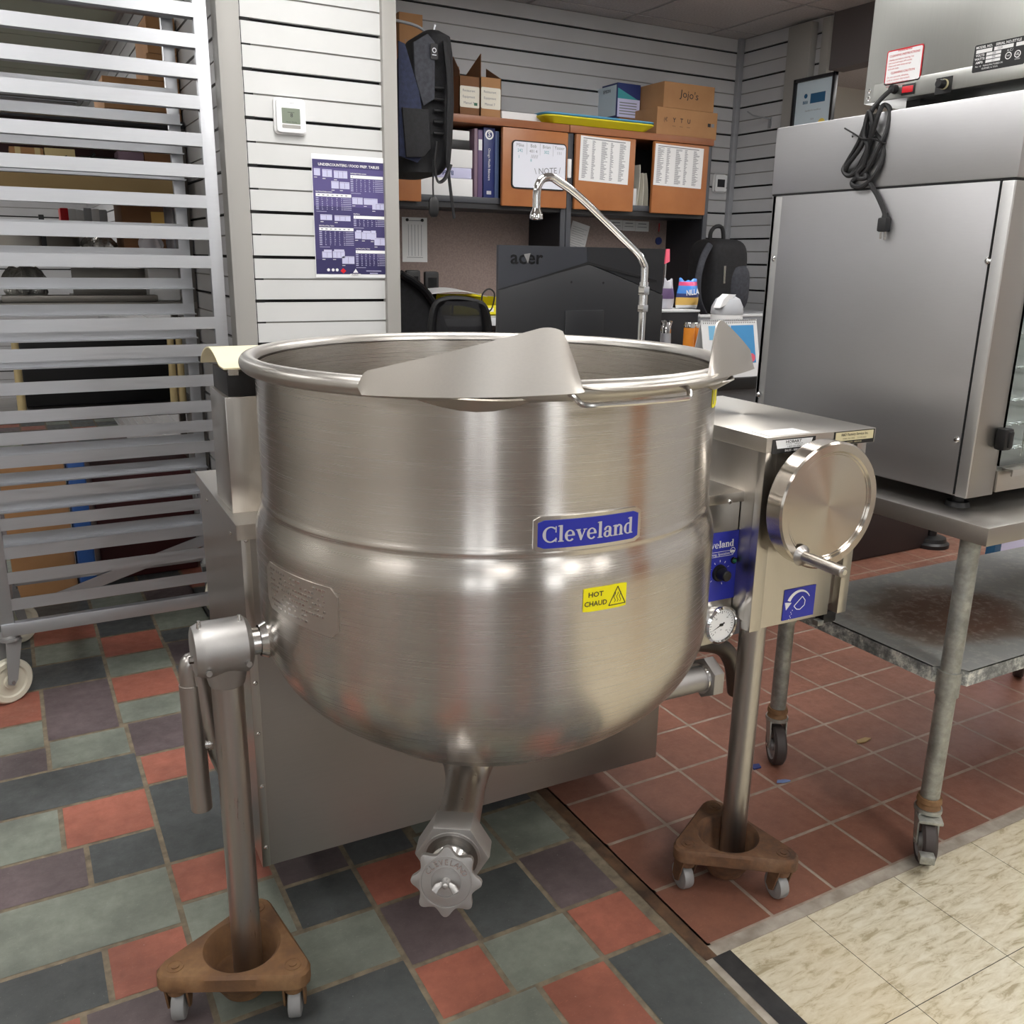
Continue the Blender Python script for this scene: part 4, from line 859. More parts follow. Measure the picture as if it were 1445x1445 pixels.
m = MB(); m.box((xpf+.003, OY0-.006, OZ0+.006), (OX1-.02, OY0+.03, zd0-.012), 'steel_brush_x', .002); m.box((xpf+.02, OY0-.028, zd0-.012), (OX1-.02, OY0-.002, zd0-.006), 'steel_brush_x'); m.box((xpf+.02, OY0-.03, zd0-.022), (OX1-.02, OY0-.026, zd0-.006), 'steel_brush_x'); m.build('drip_tray', ov)
m = MB(); m.box((xpf+.004, OY0-.004, zd0), (OX1-.03, OY0+.002, 1.66), 'glass'); dr = m.build('glass_door', ov)
m = MB(); m.box((xpf+.004, OY0-.006, 1.62), (OX1-.03, OY0+.004, 1.668), 'steel_brush_x', .002); m.build('door_rail', dr)
hx = AY(1418, 620, OY0-.02); m = MB(); m.box((hx.x-.014, OY0-.03, hx.z-.026), (hx.x+.018, OY0-.003, hx.z+.026), 'black', .006); m.box((hx.x-.002, OY0-.034, hx.z-.02), (hx.x+.014, OY0-.026, hx.z+.02), 'black', .004); m.build('hinge', dr)
m = MB(); m.box((xpf+.01, OY0+.08, zd0-.0), (OX1-.1, OY0+.084, 1.66), 'tank_steel')
for z in (1.06, 1.12, 1.18, 1.26, 1.34, 1.42, 1.5):
    for yy in (OY0+.03, OY0+.045, OY0+.06): m.tube([(xpf+.02, yy, z), (OX1-.1, yy, z)], .0025, 'chrome', 8)
    for k in range(8): x_ = xpf+.03+.03*k; m.tube([(x_, OY0+.02, z), (x_, OY0+.07, z-.0)], .0022, 'chrome', 6)
for k in (0, 3): m.tube([(xpf+.035+.03*k, OY0+.025, zd0+.01), (xpf+.035+.03*k, OY0+.025, 1.6)], .003, 'chrome', 8)
m.build('wire_shelves', ov)
for x, y in ((OX+.06, OY0+.06), (OX+.06, OY1-.06), (OX1-.06, OY0+.06), (OX1-.06, OY1-.06)):
    m = MB(); m.cyl((x, y, TZ), (x, y, TZ+.012), .03, 'black', 24, .026); m.cyl((x, y, TZ+.01), (x, y, OZ0+.002), .014, 'black', 16); m.build('foot', ov)

# ------------------------------------------------------------------ food warmer standing on the oven
WX = 1.995; wz0 = AX(1218, 148, WX).z; wy1 = AX(1218, 148, WX).y; wy0 = 1.1
wy0 = AX(1445, 110, WX).y-.12
fw = thing('food_warmer', (2.2, 1.5, OZ1), 'stainless counter food warmer with red switch on top of the oven', 'food warmer')
zst = AX(1300, 120, WX).z; 
m = MB(); m.box((WX, wy0, wz0), (WX+.3, wy1, 2.32), 'steel_warmer', .004); 
for y in (wy1-.028,): screw(m, (WX, y+.013, wz0+.03), (-1, 0, 0), .0055, 'chrome'); screw(m, (WX, y+.013, wz0+.012), (-1, 0, 0), .0055, 'chrome')
bd = m.build('housing', fw)
m = MB(); m.box((WX-.0015, wy0, wz0+.003), (WX, wy1-.03, wz0+.043), 'steel_warmer', .0005); m.build('control_strip', fw)
for y in (wy0+.05, wy1-.12): MB().box((WX+.04, y-.02, OZ1), (WX+.26, y+.02, wz0+.002), 'black').build('foot', fw)
def onx(px, py): return AX(px, py, WX-.0016)
FM = lambda p: Matrix(((0, 0, -1, WX-.0012), (-1, 0, 0, p.y), (0, 1, 0, p.z), (0, 0, 0, 1)))
c = onx(1275, 92); a = (onx(1250, 95).y-onx(1301, 88).y); h = onx(1275, 68).z-onx(1275, 117).z
m = MB(FM(c)); m.prism(rrect(a, h, .006), 0, .0003, 'red'); m.prism(rrect(a-.006, h-.006, .004), .0003, .0006, 'white_gloss'); m.M = FM(c) @ Matrix.Translation((0, 0, .0007))
m.text('WARNING', .0085, (0, h/2-.004), 'red', bold=.02); m.text('CLEANING INSTRUCTIONS', .0072, (0, h/2-.014), 'red_print', bold=.01)
for k, t in enumerate(('Unplug unit before cleaning. Let', 'unit cool and wipe off crumbs.', 'Clean unit with damp sponge', 'and soft cloth.')): m.text(t, .0056, (-a/2+.008, h/2-.023-.0068*k), 'red_print', align='LEFT')
m.text('CLEANING CAUTION', .0072, (0, h/2-.053), 'red_print', bold=.01)
for k, t in enumerate(('Do not use tools, abrasives,', 'acids or cleaners that scratch.', 'Wash immediately after use', 'and never immerse unit.')): m.text(t, .0056, (-a/2+.008, h/2-.062-.0068*k), 'red_print', align='LEFT')
m.build('warning_label', fw, label='red and white warning label')
c = onx(1410, 77); a = onx(1373, 80).y-onx(1447, 70).y; h = onx(1410, 58).z-onx(1410, 97).z
m = MB(FM(c)); m.prism(rrect(a, h, .004), 0, .0004, 'black'); m.M = FM(c) @ Matrix.Translation((0, 0, .0005)); u = a/2; v = h/2
m.text('MODEL NO.', h*.13, (-u*.62, v*.78), 'white', bold=.02); m.text('SERIAL NO./STYLE', h*.13, (u*.3, v*.78), 'white', bold=.02)
for (x0, x1, y0, y1) in ((-.92, -.3, .36, .62), (-.22, .5, .36, .62), (.6, .92, .36, .62), (-.5, .06, .1, .3), (-.5, .06, -.16, .04), (-.5, .06, -.42, -.22)): m.box((u*x0, v*y0, 0), (u*x1, v*y1, .0003), 'white')
for k, t in enumerate(('VOLTS:', 'WATTS:', 'AMPS:')): m.text(t, h*.12, (-u*.74, v*(.2-.26*k)), 'white', bold=.02)
m.text('A.C./', h*.12, (u*.4, v*.18), 'white'); 
for x_ in (.36, .7): m.lathe([(h*.13, 0), (h*.13, .0004), (h*.1, .0004)], (u*x_, -v*.2, 0), (0, 0, 1), 'white', 24)
m.text('NSF', h*.08, (u*.36, -v*.2), 'white'); m.text('UL', h*.13, (u*.7, -v*.2), 'white', bold=.02); m.text('LISTED', h*.07, (u*.72, -v*.55), 'white'); m.text('No. 10   MANUFACTURED IN', h*.09, (-u*.35, -v*.6), 'white'); m.text('GURNEE, IL U.S.A.', h*.09, (-u*.3, -v*.8), 'white')
m.M = FM(c) @ Matrix.Translation((0, 0, .0009)); m.text('1220', h*.11, (0, v*.49), 'ink'); m.text('120', h*.1, (-u*.2, v*.2), 'ink'); m.text('250', h*.1, (-u*.2, -v*.06), 'ink'); m.text('2.1', h*.1, (-u*.2, -v*.32), 'ink')
m.build('rating_label', fw, label='black rating label with white printing')
s = onx(1282, 126); m = MB(FM(s)); m.box((-.018, -.0125, 0), (.018, .0125, .003), 'black', .001); m.box((-.0145, -.0075, .003), (.0145, .0075, .0055), 'red', .0015, Matrix.Rotation(radians(7), 4, 'Y')); m.build('rocker_switch', fw, label='red rocker switch')
k_ = onx(1333, 119); m = MB(FM(k_)); m.box((-.024, -.02, 0), (.02, .016, .001), 'black'); m.cyl((0, 0, 0), (0, 0, .006), .0115, 'gold_label', 18); m.cyl((0, 0, .006), (0, 0, .024), .0105, 'black', 20, .009, .001); m.build('dial_knob', fw)
# bundled power cord
c0 = onx(1263, 126); XC = WX-.045
def cp(px, py, dx=0): return AX(px, py, XC+dx)
m = MB(); m.cyl(c0+V((.004, 0, 0)), c0+V((-.014, 0, 0)), .0115, 'black', 16, .0095)
path = [c0+V((-.01, 0, 0)), cp(1244, 139, .015), cp(1228, 160), cp(1212, 200), cp(1196, 228, .005), cp(1190, 240), cp(1198, 248), cp(1212, 238), cp(1226, 205), cp(1240, 160, -.006), cp(1248, 148, .01), cp(1256, 156, .012), cp(1252, 182, .008), cp(1240, 208), cp(1226, 236), cp(1212, 250), cp(1203, 256, .004), cp(1204, 262), cp(1217, 263), cp(1234, 248), cp(1246, 222, .006), cp(1245, 200, .01), cp(1236, 184, .012), cp(1242, 158, .015),
        cp(1234, 150, .012), cp(1222, 178, .008), cp(1216, 205, -.004), cp(1196, 234, -.004), cp(1194, 246, .008), cp(1206, 243, .01), cp(1222, 214, .01), cp(1231, 178, -.006), cp(1226, 158, -.004), cp(1219, 190, -.006), cp(1224, 206, -.008), cp(1219, 232, -.006), cp(1210, 244, -.008), cp(1213, 252, -.006), cp(1222, 250, -.002), cp(1217, 238, .006), cp(1222, 243, .008), cp(1230, 262), cp(1238, 276), cp(1246, 294), cp(1249, 304)]
m.tube(bez(path, 7), .0058, 'black_rubber', 8); crd = m.build('power_cord', fw)
m = MB(); e = cp(1249, 304); 
m.cyl(e+V((0, 0, .006)), e+V((0, 0, -.008)), .0065, 'black_rubber', 12, .0085); m.cbox(e+V((0, 0, -.022)), (.022, .026, .034), 'black_rubber', .005); m.cbox(e+V((0, -.0075, -.048)), (.0016, .0062, .02), 'chrome_soft'); m.cbox(e+V((0, .006, -.047)), (.0016, .0062, .018), 'chrome_soft'); m.build('plug', crd)
m = MB(); z0 = cp(1216, 192); 
m.tube(bez([cp(1192, 181, -.012), cp(1204, 188, -.014), cp(1218, 196, -.014), cp(1232, 196, -.012), cp(1247, 202, .0), cp(1246, 200, .014), cp(1225, 194, .018), cp(1205, 190, .012), cp(1203, 193, -.01)], 6), .0022, 'black', 6); m.build('cable_tie', crd)

# ------------------------------------------------------------------ pot filler faucet behind the kettle
fy = 2.12
def fp(px, py, dy=0): return AY(px, py, fy+dy)
pf = thing('pot_filler_faucet', (fp(905, 465).x, fy, 0), 'chrome swing faucet arching over the back of the kettle', 'faucet')
b0 = fp(905, 466)
m = MB(); m.cyl((b0.x, fy, .0), (b0.x, fy, fp(905, 432).z), .0105, 'chrome', 20); m.cyl((b0.x, fy, .0), (b0.x, fy, .015), .045, 'chrome', 24); m.build('riser', pf)
m = MB()
for y0, y1, r in ((440, 430, .0165), (416, 404, .0175)): hexn(m, (b0.x, fy, fp(905, y0).z), (b0.x, fy, fp(905, y1).z), r, 'chrome', 0, .002)
m.cyl((b0.x, fy, fp(905, 432).z), (b0.x, fy, fp(905, 414).z), .0125, 'chrome', 20); m.cyl((b0.x, fy, fp(905, 405).z), (b0.x, fy, fp(905, 398).z), .013, 'chrome', 20); m.build('swivel_joint', pf)
m = MB(); pts = bez([V((b0.x, fy, fp(905, 404).z)), V((b0.x, fy, fp(905, 380).z)), fp(908, 372), fp(900, 358), fp(880, 338), fp(820, 280), fp(788, 256), fp(776, 250), fp(764, 254), fp(758, 268), fp(757, 296)], 8)
m.tube(pts, .0105, 'chrome', 18); m.build('spout', pf)
t = fp(757, 294); m = MB(); m.lathe([(.0105, 0), (.012, -.004), (.016, -.014), (.017, -.016), (.017, -.026), (.014, -.028), (0, -.027)], t, (0, 0, 1), 'chrome', 24); m.build('aerator', pf)
# things under and behind the work table
a = AZ(1212, 786, 0); b = AZ(1308, 772, 0)
tb = thing('storage_tote', ((a.x+b.x)/2, a.y+.2, 0), 'dark plastic tote on the red tiles behind the work table', 'tote')
m = MB(); m.box((a.x-.25, b.y, 0), (b.x, b.y+.4, .31), 'tote_dark', .015); m.build('bin', tb); m = MB(); m.box((a.x-.27, b.y-.015, .31), (b.x+.015, b.y+.415, .34), 'tote_dark', .008); m.build('lid', tb)
q = AZ(1328, 776, 0); sd_ = thing('floor_stand', (q.x, q.y+.06, 0), 'black round footed stand on the tiles beside the dark tote', 'stand')
m = MB(); m.lathe([(0, 0), (.1, 0), (.1, .02), (.085, .03), (.08, .05), (.03, .06), (0, .06)], (q.x+.02, q.y+.09, 0), (0, 0, 1), 'black', 32); m.build('base', sd_); m = MB(); m.cyl((q.x+.02, q.y+.09, .058), (q.x+.02, q.y+.09, .5), .03, 'black', 20); m.build('pole', sd_)
q = AY(1400, 790, 2.2); pb = thing('panel_board', (q.x+.25, 2.22, 0), 'pale board with a blue edge leaning behind the work table', 'board')
m = MB(); m.box((q.x+.005, 2.2, .0), (q.x+.05, 2.24, .78), 'blue_paint', .003); m.build('edge_strip', pb); m = MB(); m.box((q.x+.05, 2.205, 0), (q.x+.5, 2.235, .78), 'lilac_print', .003); m.build('sheet', pb)
# litter on the tiles
def litter(px, py, pts, mt, lab, h=.006):
    c = AZ(px, py, 0); m = MB(); m.prism([(c.x+x, c.y+y) for x, y in pts], .001, h, mt, bev=.0015); tag(m.build('floor_scrap'), lab, 'litter')
litter(1217, 1046, [(-.03, -.005), (.0, -.012), (.035, -.004), (.02, .008), (-.02, .008)], 'tan_board', 'curled brown scrap lying in the middle of the red tiles')
litter(1105, 1104, [(-.022, .004), (.0, -.006), (.022, -.008), (.014, .002), (-.012, .012)], 'binder_light', 'thin bluish scrap lying on a red tile grout line')
litter(1066, 1083, [(-.016, -.01), (.012, -.012), (.02, .006), (-.008, .014)], 'navy_print', 'dark blue scrap lying beside the rear table caster')
litter(1306, 1208, [(-.012, -.008), (.012, -.006), (.014, .008), (-.008, .01)], 'white', 'tiny white scrap lying beside the front table caster')
# ------------------------------------------------------------------ things on the walls
def pane(o, w_dir, h_dir, w, h): return frame(o, w_dir, h_dir)
# thermostats
def thermostat(px, py, y, lab, s=1.0, big=True):
    c = AY(px, py, y); t = thing('thermostat', (c.x, y, c.z), lab, 'thermostat'); M = Matrix.Translation(c) @ Matrix(((1, 0, 0, 0), (0, 0, -1, 0), (0, 1, 0, 0), (0, 0, 0, 1)))
    m = MB(M); m.prism(rrect(.112*s, .118*s, .014*s), 0, .01, 'white', bev=.002); m.prism(rrect(.1*s, .108*s, .012*s), .01, .024, 'white_gloss', bev=.004); m.build('case', t)
    m = MB(M); m.prism(rrect(.064*s, .05*s, .002), .024, .0246, 'screen_green' if big else 'ink'); sc = m.build('screen', t)
    if big:
        m.v = []; m = MB(M @ Matrix.Translation((0, 0, .0247))); m.text('8', .019, (.002, .002), 'ink'); m.box((-.012, .011, 0), (.012, .0122, .0003), 'ink'); m.text('Heat On   Following', .0045, (0, -.019), 'ink'); m.build('digits', sc)
        m = MB(M); m.prism(rrect(.064*s, .011*s, .002), .0241, .0252, 'trim_grey', Matrix.Translation((0, -.034, 0))); m.build('buttons', t)
        m = MB(M @ Matrix.Translation((0, 0, .0242))); m.text('Honeywell', .0055, (.0, .042), 'ink_grey'); m.build('maker_name', t)
thermostat(408, 165, YP-.001, 'white thermostat with a grey green screen on the white slat wall')
thermostat(1014, 259, YB-.001, 'small white thermostat in the far corner beside the desk hutch', .9, False)
# sales poster
TL, BR = AY(439, 216, YP-.004), AY(546, 392, YP-.004); pw, ph = .279, .432
c = (TL+BR)/2
po = thing('poster', (c.x, YP-.004, c.z), 'purple poster of undercounter and food prep tables pinned to slat wall', 'poster')
M = Matrix.Translation((c.x, YP-.003, c.z)) @ Matrix(((1, 0, 0, 0), (0, 0, -1, 0), (0, 1, 0, 0), (0, 0, 0, 1)))
pw = BR.x-TL.x; ph = TL.z-BR.z
curl = lambda p: M @ V((p[0], p[1], p[2]+.006*max(0, (p[1]/ph-.3))**1.2+.004*max(0, p[0]/pw*2-.6)))
m = MB(curl)
for i in range(10):
    for j in range(12):
        x0, x1 = -pw/2+pw*i/10, -pw/2+pw*(i+1)/10; y0, y1 = -ph/2+ph*j/12, -ph/2+ph*(j+1)/12; m.add([(x0, y0, 0), (x1, y0, 0), (x1, y1, 0), (x0, y1, 0)], [[0, 1, 2, 3]], 'white_gloss')
m.build('sheet', po)
m = MB(lambda p: curl(V((p[0], p[1], p[2]+.0008))))
n = 30; yb0, yb1 = -ph/2+.012, ph/2-.018
for j in range(n):
    t = (j+.5)/n; mt = 'poster_dark' if t < .12 else 'poster_navy' if t < .6 or t > .94 else 'poster_mid'
    for i in range(8): x0, x1 = -pw/2+.002+(pw-.002)*i/8, -pw/2+.002+(pw-.002)*(i+1)/8; y0, y1 = yb0+(yb1-yb0)*j/n, yb0+(yb1-yb0)*(j+1)/n; m.add([(x0, y0, 0), (x1, y0, 0), (x1, y1, 0), (x0, y1, 0)], [[0, 1, 2, 3]], mt)
m.build('printed_field', po)
m = MB(lambda p: curl(V((p[0], p[1], p[2]+.0014))))
U = lambda x: -pw/2+pw*(x-75)/790; W_ = lambda y: ph/2-ph*(y-45)/1340   # poster zoom coordinates
m.text('UNDERCOUNTERS / FOOD PREP. TABLES', .0125, (U(470), W_(155)), 'white', bold=.02)
def fr(x0, y0, x1, y1, k=3):
    """little drawing of a fridge cabinet"""
    m.box((U(x0), W_(y1), 0), (U(x1), W_(y0), .0003), 'poster_lilac')
    for i in range(1, k): xx = U(x0+(x1-x0)*i/k); m.box((xx-.0005, W_(y1)+.002, .0003), (xx+.0005, W_(y0)-.003, .0004), 'poster_mid')
    m.box((U(x0)+.002, W_(y0)-.0035, .0003), (U(x1)-.002, W_(y0)-.0028, .0004), 'poster_mid'); m.box((U(x0), W_(y1+22), 0), (U(x0+32), W_(y1+16), .0003), 'white')
for q in ((95, 200, 160, 275, 1), (183, 205, 285, 285, 2), (305, 212, 450, 292, 3), (275, 325, 355, 405, 1), (365, 330, 470, 405, 2), (495, 490, 610, 565, 2), (622, 495, 775, 565, 3), (715, 545, 845, 615, 3), (145, 690, 270, 750, 2), (297, 695, 470, 755, 3), (515, 865, 585, 945, 1), (590, 870, 690, 950, 2), (690, 875, 752, 955, 1), (730, 930, 865, 1015, 2), (150, 1095, 255, 1165, 2), (265, 1090, 395, 1165, 3), (365, 1145, 500, 1230, 2)): fr(*q)
for q in ((530, 850, 585, 866), (605, 855, 690, 872), (695, 850, 748, 876), (170, 1075, 255, 1095), (280, 1070, 390, 1092)): m.box((U(q[0]), W_(q[3]), 0), (U(q[2]), W_(q[1]), .0003), 'poster_lilac')
random.seed(5)
def tab(x0, y0, x1, rows, title):
    m.text(title, .0055, (U(x0), W_(y0-18)), 'white', align='LEFT', bold=.02); m.box((U(x0), W_(y0+34), 0), (U(x1), W_(y0), .0003), 'white_gloss')
    for i in range(7): xx = x0+(x1-x0)*(.05+.13*i); m.box((U(xx), W_(y0+22), .0003), (U(xx+22), W_(y0+12), .0004), 'ink_grey')
    for r in range(rows):
        yy = y0+46+r*20; m.box((U(x0), W_(yy+8), 0), (U(x0+28), W_(yy), .0003), 'poster_lilac')
        for i in range(5): xx = x0+60+(x1-x0-170)*i/4; m.box((U(xx), W_(yy+7), 0), (U(xx+random.choice((8, 14))), W_(yy+1), .0003), 'poster_lilac')
        m.box((U(x1-90), W_(yy+6), 0), (U(x1), W_(yy+1), .0003), 'poster_lilac')
    m.box((U(x0), W_(y0+58+rows*20), 0), (U(x0+110), W_(y0+54+rows*20), .0003), 'poster_lilac')
tab(483, 250, 840, 7, 'Half Height Undercounters'); tab(105, 462, 485, 7, 'Sand Wood Undercounters'); tab(505, 690, 858, 4, 'Shelf Bases'); tab(128, 830, 500, 8, 'Solid Wood Prep. Tables'); tab(518, 1075, 870, 7, 'Cold Wood Prep. Tables')
for x_ in (212, 262, 306): m.lathe([(0, .0004), (.0055, .0004), (.0055, 0)], (U(x_), W_(1300), 0), (0, 0, 1), 'white', 14)
m.prism([(U(342), W_(1310)), (U(373), W_(1340)), (U(405), W_(1310)), (U(373), W_(1278))], 0, .0004, 'red'); m.prism([(U(482), W_(1330)), (U(540), W_(1330)), (U(511), W_(1285))], 0, .0004, 'white'); m.box((U(450), W_(1368), 0), (U(566), W_(1342), .0004), 'white'); m.text('EVEREST', .008, (U(508), W_(1355)), 'ink', bold=.02)
m.box((U(630), W_(1312), 0), (U(800), W_(1304), .0003), 'poster_lilac'); m.box((U(670), W_(1340), 0), (U(760), W_(1330), .0003), 'poster_lilac')
m.build('printing', po)
# framed certificate on the far right wall
XF = XR-.056; a, b = AX(1121, 113, XF-.02), AX(1178, 120, XF-.02); yc0 = (a.y+b.y)/2; wz = a.y-b.y; zt0 = a.z; hz_ = .37
pc = thing('framed_certificate', (XF-.01, yc0, zt0-hz_), 'black framed certificate with a gold seal on the right wall', 'picture frame')
M = Matrix(((0, 0, -1, XF), (-1, 0, 0, yc0), (0, 1, 0, zt0-hz_/2), (0, 0, 0, 1)))
m = MB(M)
for lo, hi in (((-wz/2, hz_/2-.018), (wz/2, hz_/2)), ((-wz/2, -hz_/2), (wz/2, -hz_/2+.018)), ((-wz/2, -hz_/2), (-wz/2+.018, hz_/2)), ((wz/2-.018, -hz_/2), (wz/2, hz_/2))): m.box((*lo, .0), (*hi, .025), 'frame_black', .003)
m.build('frame', pc)
m = MB(M); m.box((-wz/2+.018, -hz_/2+.018, .004), (wz/2-.018, hz_/2-.018, .01), 'sky_print'); ct = m.build('certificate', pc)
m = MB(M @ Matrix.Translation((0, 0, .0102))); m.box((-.025, .05, 0), (.08, .1, .0005), 'blue_paint'); m.text('ACCREDITED', .013, (.028, .085), 'white'); m.text('BUSINESS', .013, (.022, .066), 'white'); m.text('BBB', .022, (-.06, .058), 'blue_paint', bold=.02); m.lathe([(.012, 0), (.012, .0005), (0, .0005)], (-.06, .092, 0), (0, 0, 1), 'blue_paint', 16)
m.text('Certified for excellence', .012, (0, .015), 'ink_grey'); m.text('2024', .012, (0, -.03), 'ink_grey'); m.lathe([(0, .0006), (.026, .0006), (.026, 0)], (.07, -.06, 0), (0, 0, 1), 'yellow_seal', 24); m.build('printing', ct)
# bracket on the right slat wall
q = AX(1087, 168, XR); m = MB(); m.box((XR-.004, q.y-.012, q.z-.05), (XR+.001, q.y+.012, q.z+.01), 'trim_alu', .001); m.tube([(XR-.003, q.y, q.z), (XR-.12, q.y+.02, q.z+.012), (XR-.16, q.y+.025, q.z+.03)], .004, 'trim_alu', 8); tag(m.build('slatwall_hook'), 'empty metal hook on the right slat wall', 'hook')
# ------------------------------------------------------------------ desk with two hutches along the back wall
ZD = AY(640, 449, 3.95).z
dk = thing('office_desk', (2.7, 4.2, 0), 'long office desk along the back slat wall under the hutches', 'desk')
m = MB(); m.box((1.37, 3.9, ZD-.03), (4.0, 4.56, ZD), 'desk_grey', .003); m.box((1.37, 3.885, ZD-.034), (4.0, 3.902, ZD+.002), 'desk_edge', .002); m.build('desk_top', dk)
for x in (1.4, 2.62, 3.95): MB().box((x-.015, 3.95, 0), (x+.015, 4.55, ZD-.03), 'hutch_black').build('side_panel', dk)
YH = 4.17; ZB = AY(750, 289, YH).z; ZT = AY(750, 180, YH).z+.0; ZTT = AY(640, 160, YH).z
def hutch(x0, x1, lab):
    t = thing('desk_hutch', ((x0+x1)/2, 4.37, ZD), lab, 'hutch')
    MB().box((x0, YH-.01, ZTT-.036), (x1, 4.56, ZTT), 'wood_top', .004).build('top', t)
    for x in (x0, x1-.03): 
        m = MB(); m.box((x, YH+.012, ZD+.0006), (x+.03, 4.56, ZTT-.036), 'hutch_black'); m.box((x, YH+.004, ZD+.0006), (x+.03, YH+.014, ZTT-.036), 'hutch_edge', .002); m.build('side_panel', t)
    m = MB(); m.box((x0+.03, YH+.012, ZB-.03), (x1-.03, 4.56, ZB+.022), 'hutch_black'); m.box((x0+.03, YH+.004, ZB-.004), (x1-.03, YH+.013, ZB+.024), 'hutch_edge', .002); m.build('shelf', t)
    MB().box((x0+.03, 4.53, ZB), (x1-.03, 4.555, ZTT-.036), 'hutch_black').build('back_panel', t)
    MB().box((x0+.03, 4.5, ZD+.0006), (x1-.03, 4.53, ZB-.03), 'pinboard').build('pinboard', t)
    return t
xm = AY(801, 240, YH).x
h1 = hutch(1.37, xm-.002, 'left desk hutch with two wood doors and an open binder shelf'); h2 = hutch(xm+.002, AY(997, 300, YH).x+.012, 'right desk hutch with two wood doors and price lists taped on')
def door(t, px0, px1, pyt=None, x0=None, pyl=None):
    c0 = AY(px0, 230, YH).x if x0 is None else x0; c1 = AY(px1, 230, YH).x
    MB().box((c0, YH-.022, ZB-.012), (c1, YH, ZTT-.04), 'wood_door', .007).build('door', t); return c0, c1
door(h1, 0, 592, x0=1.38); d1 = door(h1, 706, 798); d2 = door(h2, 809, 893); d3 = door(h2, 919, 996)
# whiteboard and marker on door, price lists
WM_ = Matrix(((1, 0, 0, 0), (0, 0, -1, YH-.022), (0, 1, 0, 0), (0, 0, 0, 1)))
def on_door(px0, py0, px1, py1): a = AY(px0, py0, YH-.022); b = AY(px1, py1, YH-.022); return (a.x+b.x)/2, (a.z+b.z)/2, b.x-a.x, a.z-b.z
cx_, cz_, w_, h_ = on_door(722, 197, 797, 270)
wb = thing('whiteboard', (cx_, YH-.03, cz_-h_/2), 'small black edged whiteboard with handwriting on the hutch door', 'whiteboard')
M = WM_ @ Matrix.Translation((cx_, cz_, 0)); m = MB(M); m.prism(rrect(w_, h_, .02), 0, .006, 'black'); m.build('frame', wb); m = MB(M); m.prism(rrect(w_-.012, h_-.012, .016), .006, .008, 'board_white'); s_ = m.build('surface', wb)
m = MB(M @ Matrix.Translation((0, 0, .0083)))
for i, (t, n) in enumerate((('Mike', '242'), ('Bob', '401 4'), ('Brian', '302'), ('Yasser', '111'))): m.text(t, .022, (-w_*.36+w_*.24*i, h_*.4), 'ink_grey'); m.text(n, .02, (-w_*.36+w_*.24*i, h_*.29), 'ink_grey' if i % 2 else 'teal'); 
m.text('//////', .024, (-w_*.1, h_*.18), 'ink_grey'); m.text('8', .018, (-w_*.16, h_*.1), 'teal'); m.text('1', .02, (-w_*.38, h_*.16), 'teal'); m.text('\\ NOTE /', .04, (w_*.15, -h_*.1), 'ink_grey', rot=.08)
for i in range(3): m.box((-w_*.24+w_*.24*i, h_*.22, 0), (-w_*.24+w_*.24*i+.001, h_*.46, .0003), 'ink_grey')
m.build('handwriting', s_)
c = AY(801, 238, YH-.01); m = MB(); m.box((c.x-.011, YH-.03, c.z-.045), (c.x+.011, YH-.012, c.z+.045), 'white', .004); m.box((c.x-.006, YH-.012, c.z-.02), (c.x+.006, YH+.006, c.z+.02), 'white'); tag(m.build('marker_holder'), 'small white marker clip on the post between the hutches', 'clip')
def pricelist(px0, py0, px1, py1, lab, rot):
    cx_, cz_, w_, h_ = on_door(px0, py0, px1, py1); t = thing('price_list', (cx_, YH-.025, cz_-h_/2), lab, 'paper')
    M = WM_ @ Matrix.Translation((cx_, cz_, .001)) @ Matrix.Rotation(radians(rot), 4, 'Z'); m = MB(M); m.box((-w_/2, -h_/2, 0), (w_/2, h_/2, .0008), 'paper'); s = m.build('sheet', t)
    m = MB(M @ Matrix.Translation((0, 0, .001))); random.seed(int(px0)); m.box((-w_*.45, h_*.44, 0), (w_*.4, h_*.46, .0003), 'ink_grey')
    for c in range(5):
        x = -w_*.45+w_*.185*c
        for r in range(34): y = h_*.41-r*h_*.0255; L = random.uniform(.4, 1)*w_*(.13 if c % 2 == 0 else .075); m.box((x, y-h_*.008, 0), (x+L, y+h_*.004, .0003), 'ink_grey')
    m.build('printing', s)
pricelist(819, 192, 886, 260, 'printed price list taped to the door just right of the post', -1.5); pricelist(925, 203, 989, 266, 'printed price list under shiny tape on the rightmost hutch door', -1)
# books, binders and boxes on the open shelf
zs_ = ZB+.0245
def sh(px, py, y=YH+.03): return AY(px, py, y)
def book(px0, px1, pyt, mat, lab, cat='binder', y=YH+.03, d=.22, z=None, deco=None):
    a = AY(px0, 250, y).x; b = AY(px1, 250, y).x; zt_ = AY((px0+px1)/2, pyt, y).z; z0 = zs_ if z is None else z
    t = thing('ring_binder', ((a+b)/2, y, z0), lab, cat, 'binders standing on the hutch shelf'); m = MB()
    m.box((a+.0006, y, z0), (b-.0006, y+d, zt_), mat, .003); m.build('cover', t)
    if deco:
        m = MB(Matrix(((1, 0, 0, (a+b)/2), (0, 0, -1, y-.0003), (0, 1, 0, (z0+zt_)/2), (0, 0, 0, 1)))); deco(m, b-a, zt_-z0); m.build('spine_print', t)
    return t
book(669, 674, 181, 'binder_mauve', 'thin mauve binder, first of the row on the open shelf')
book(674, 681, 183, 'binder_purple', 'purple binder with a white spine label beside the blue binder', deco=lambda m, w, h: m.box((-w*.35, h*.2, 0), (w*.35, h*.36, .0004), 'paper'))
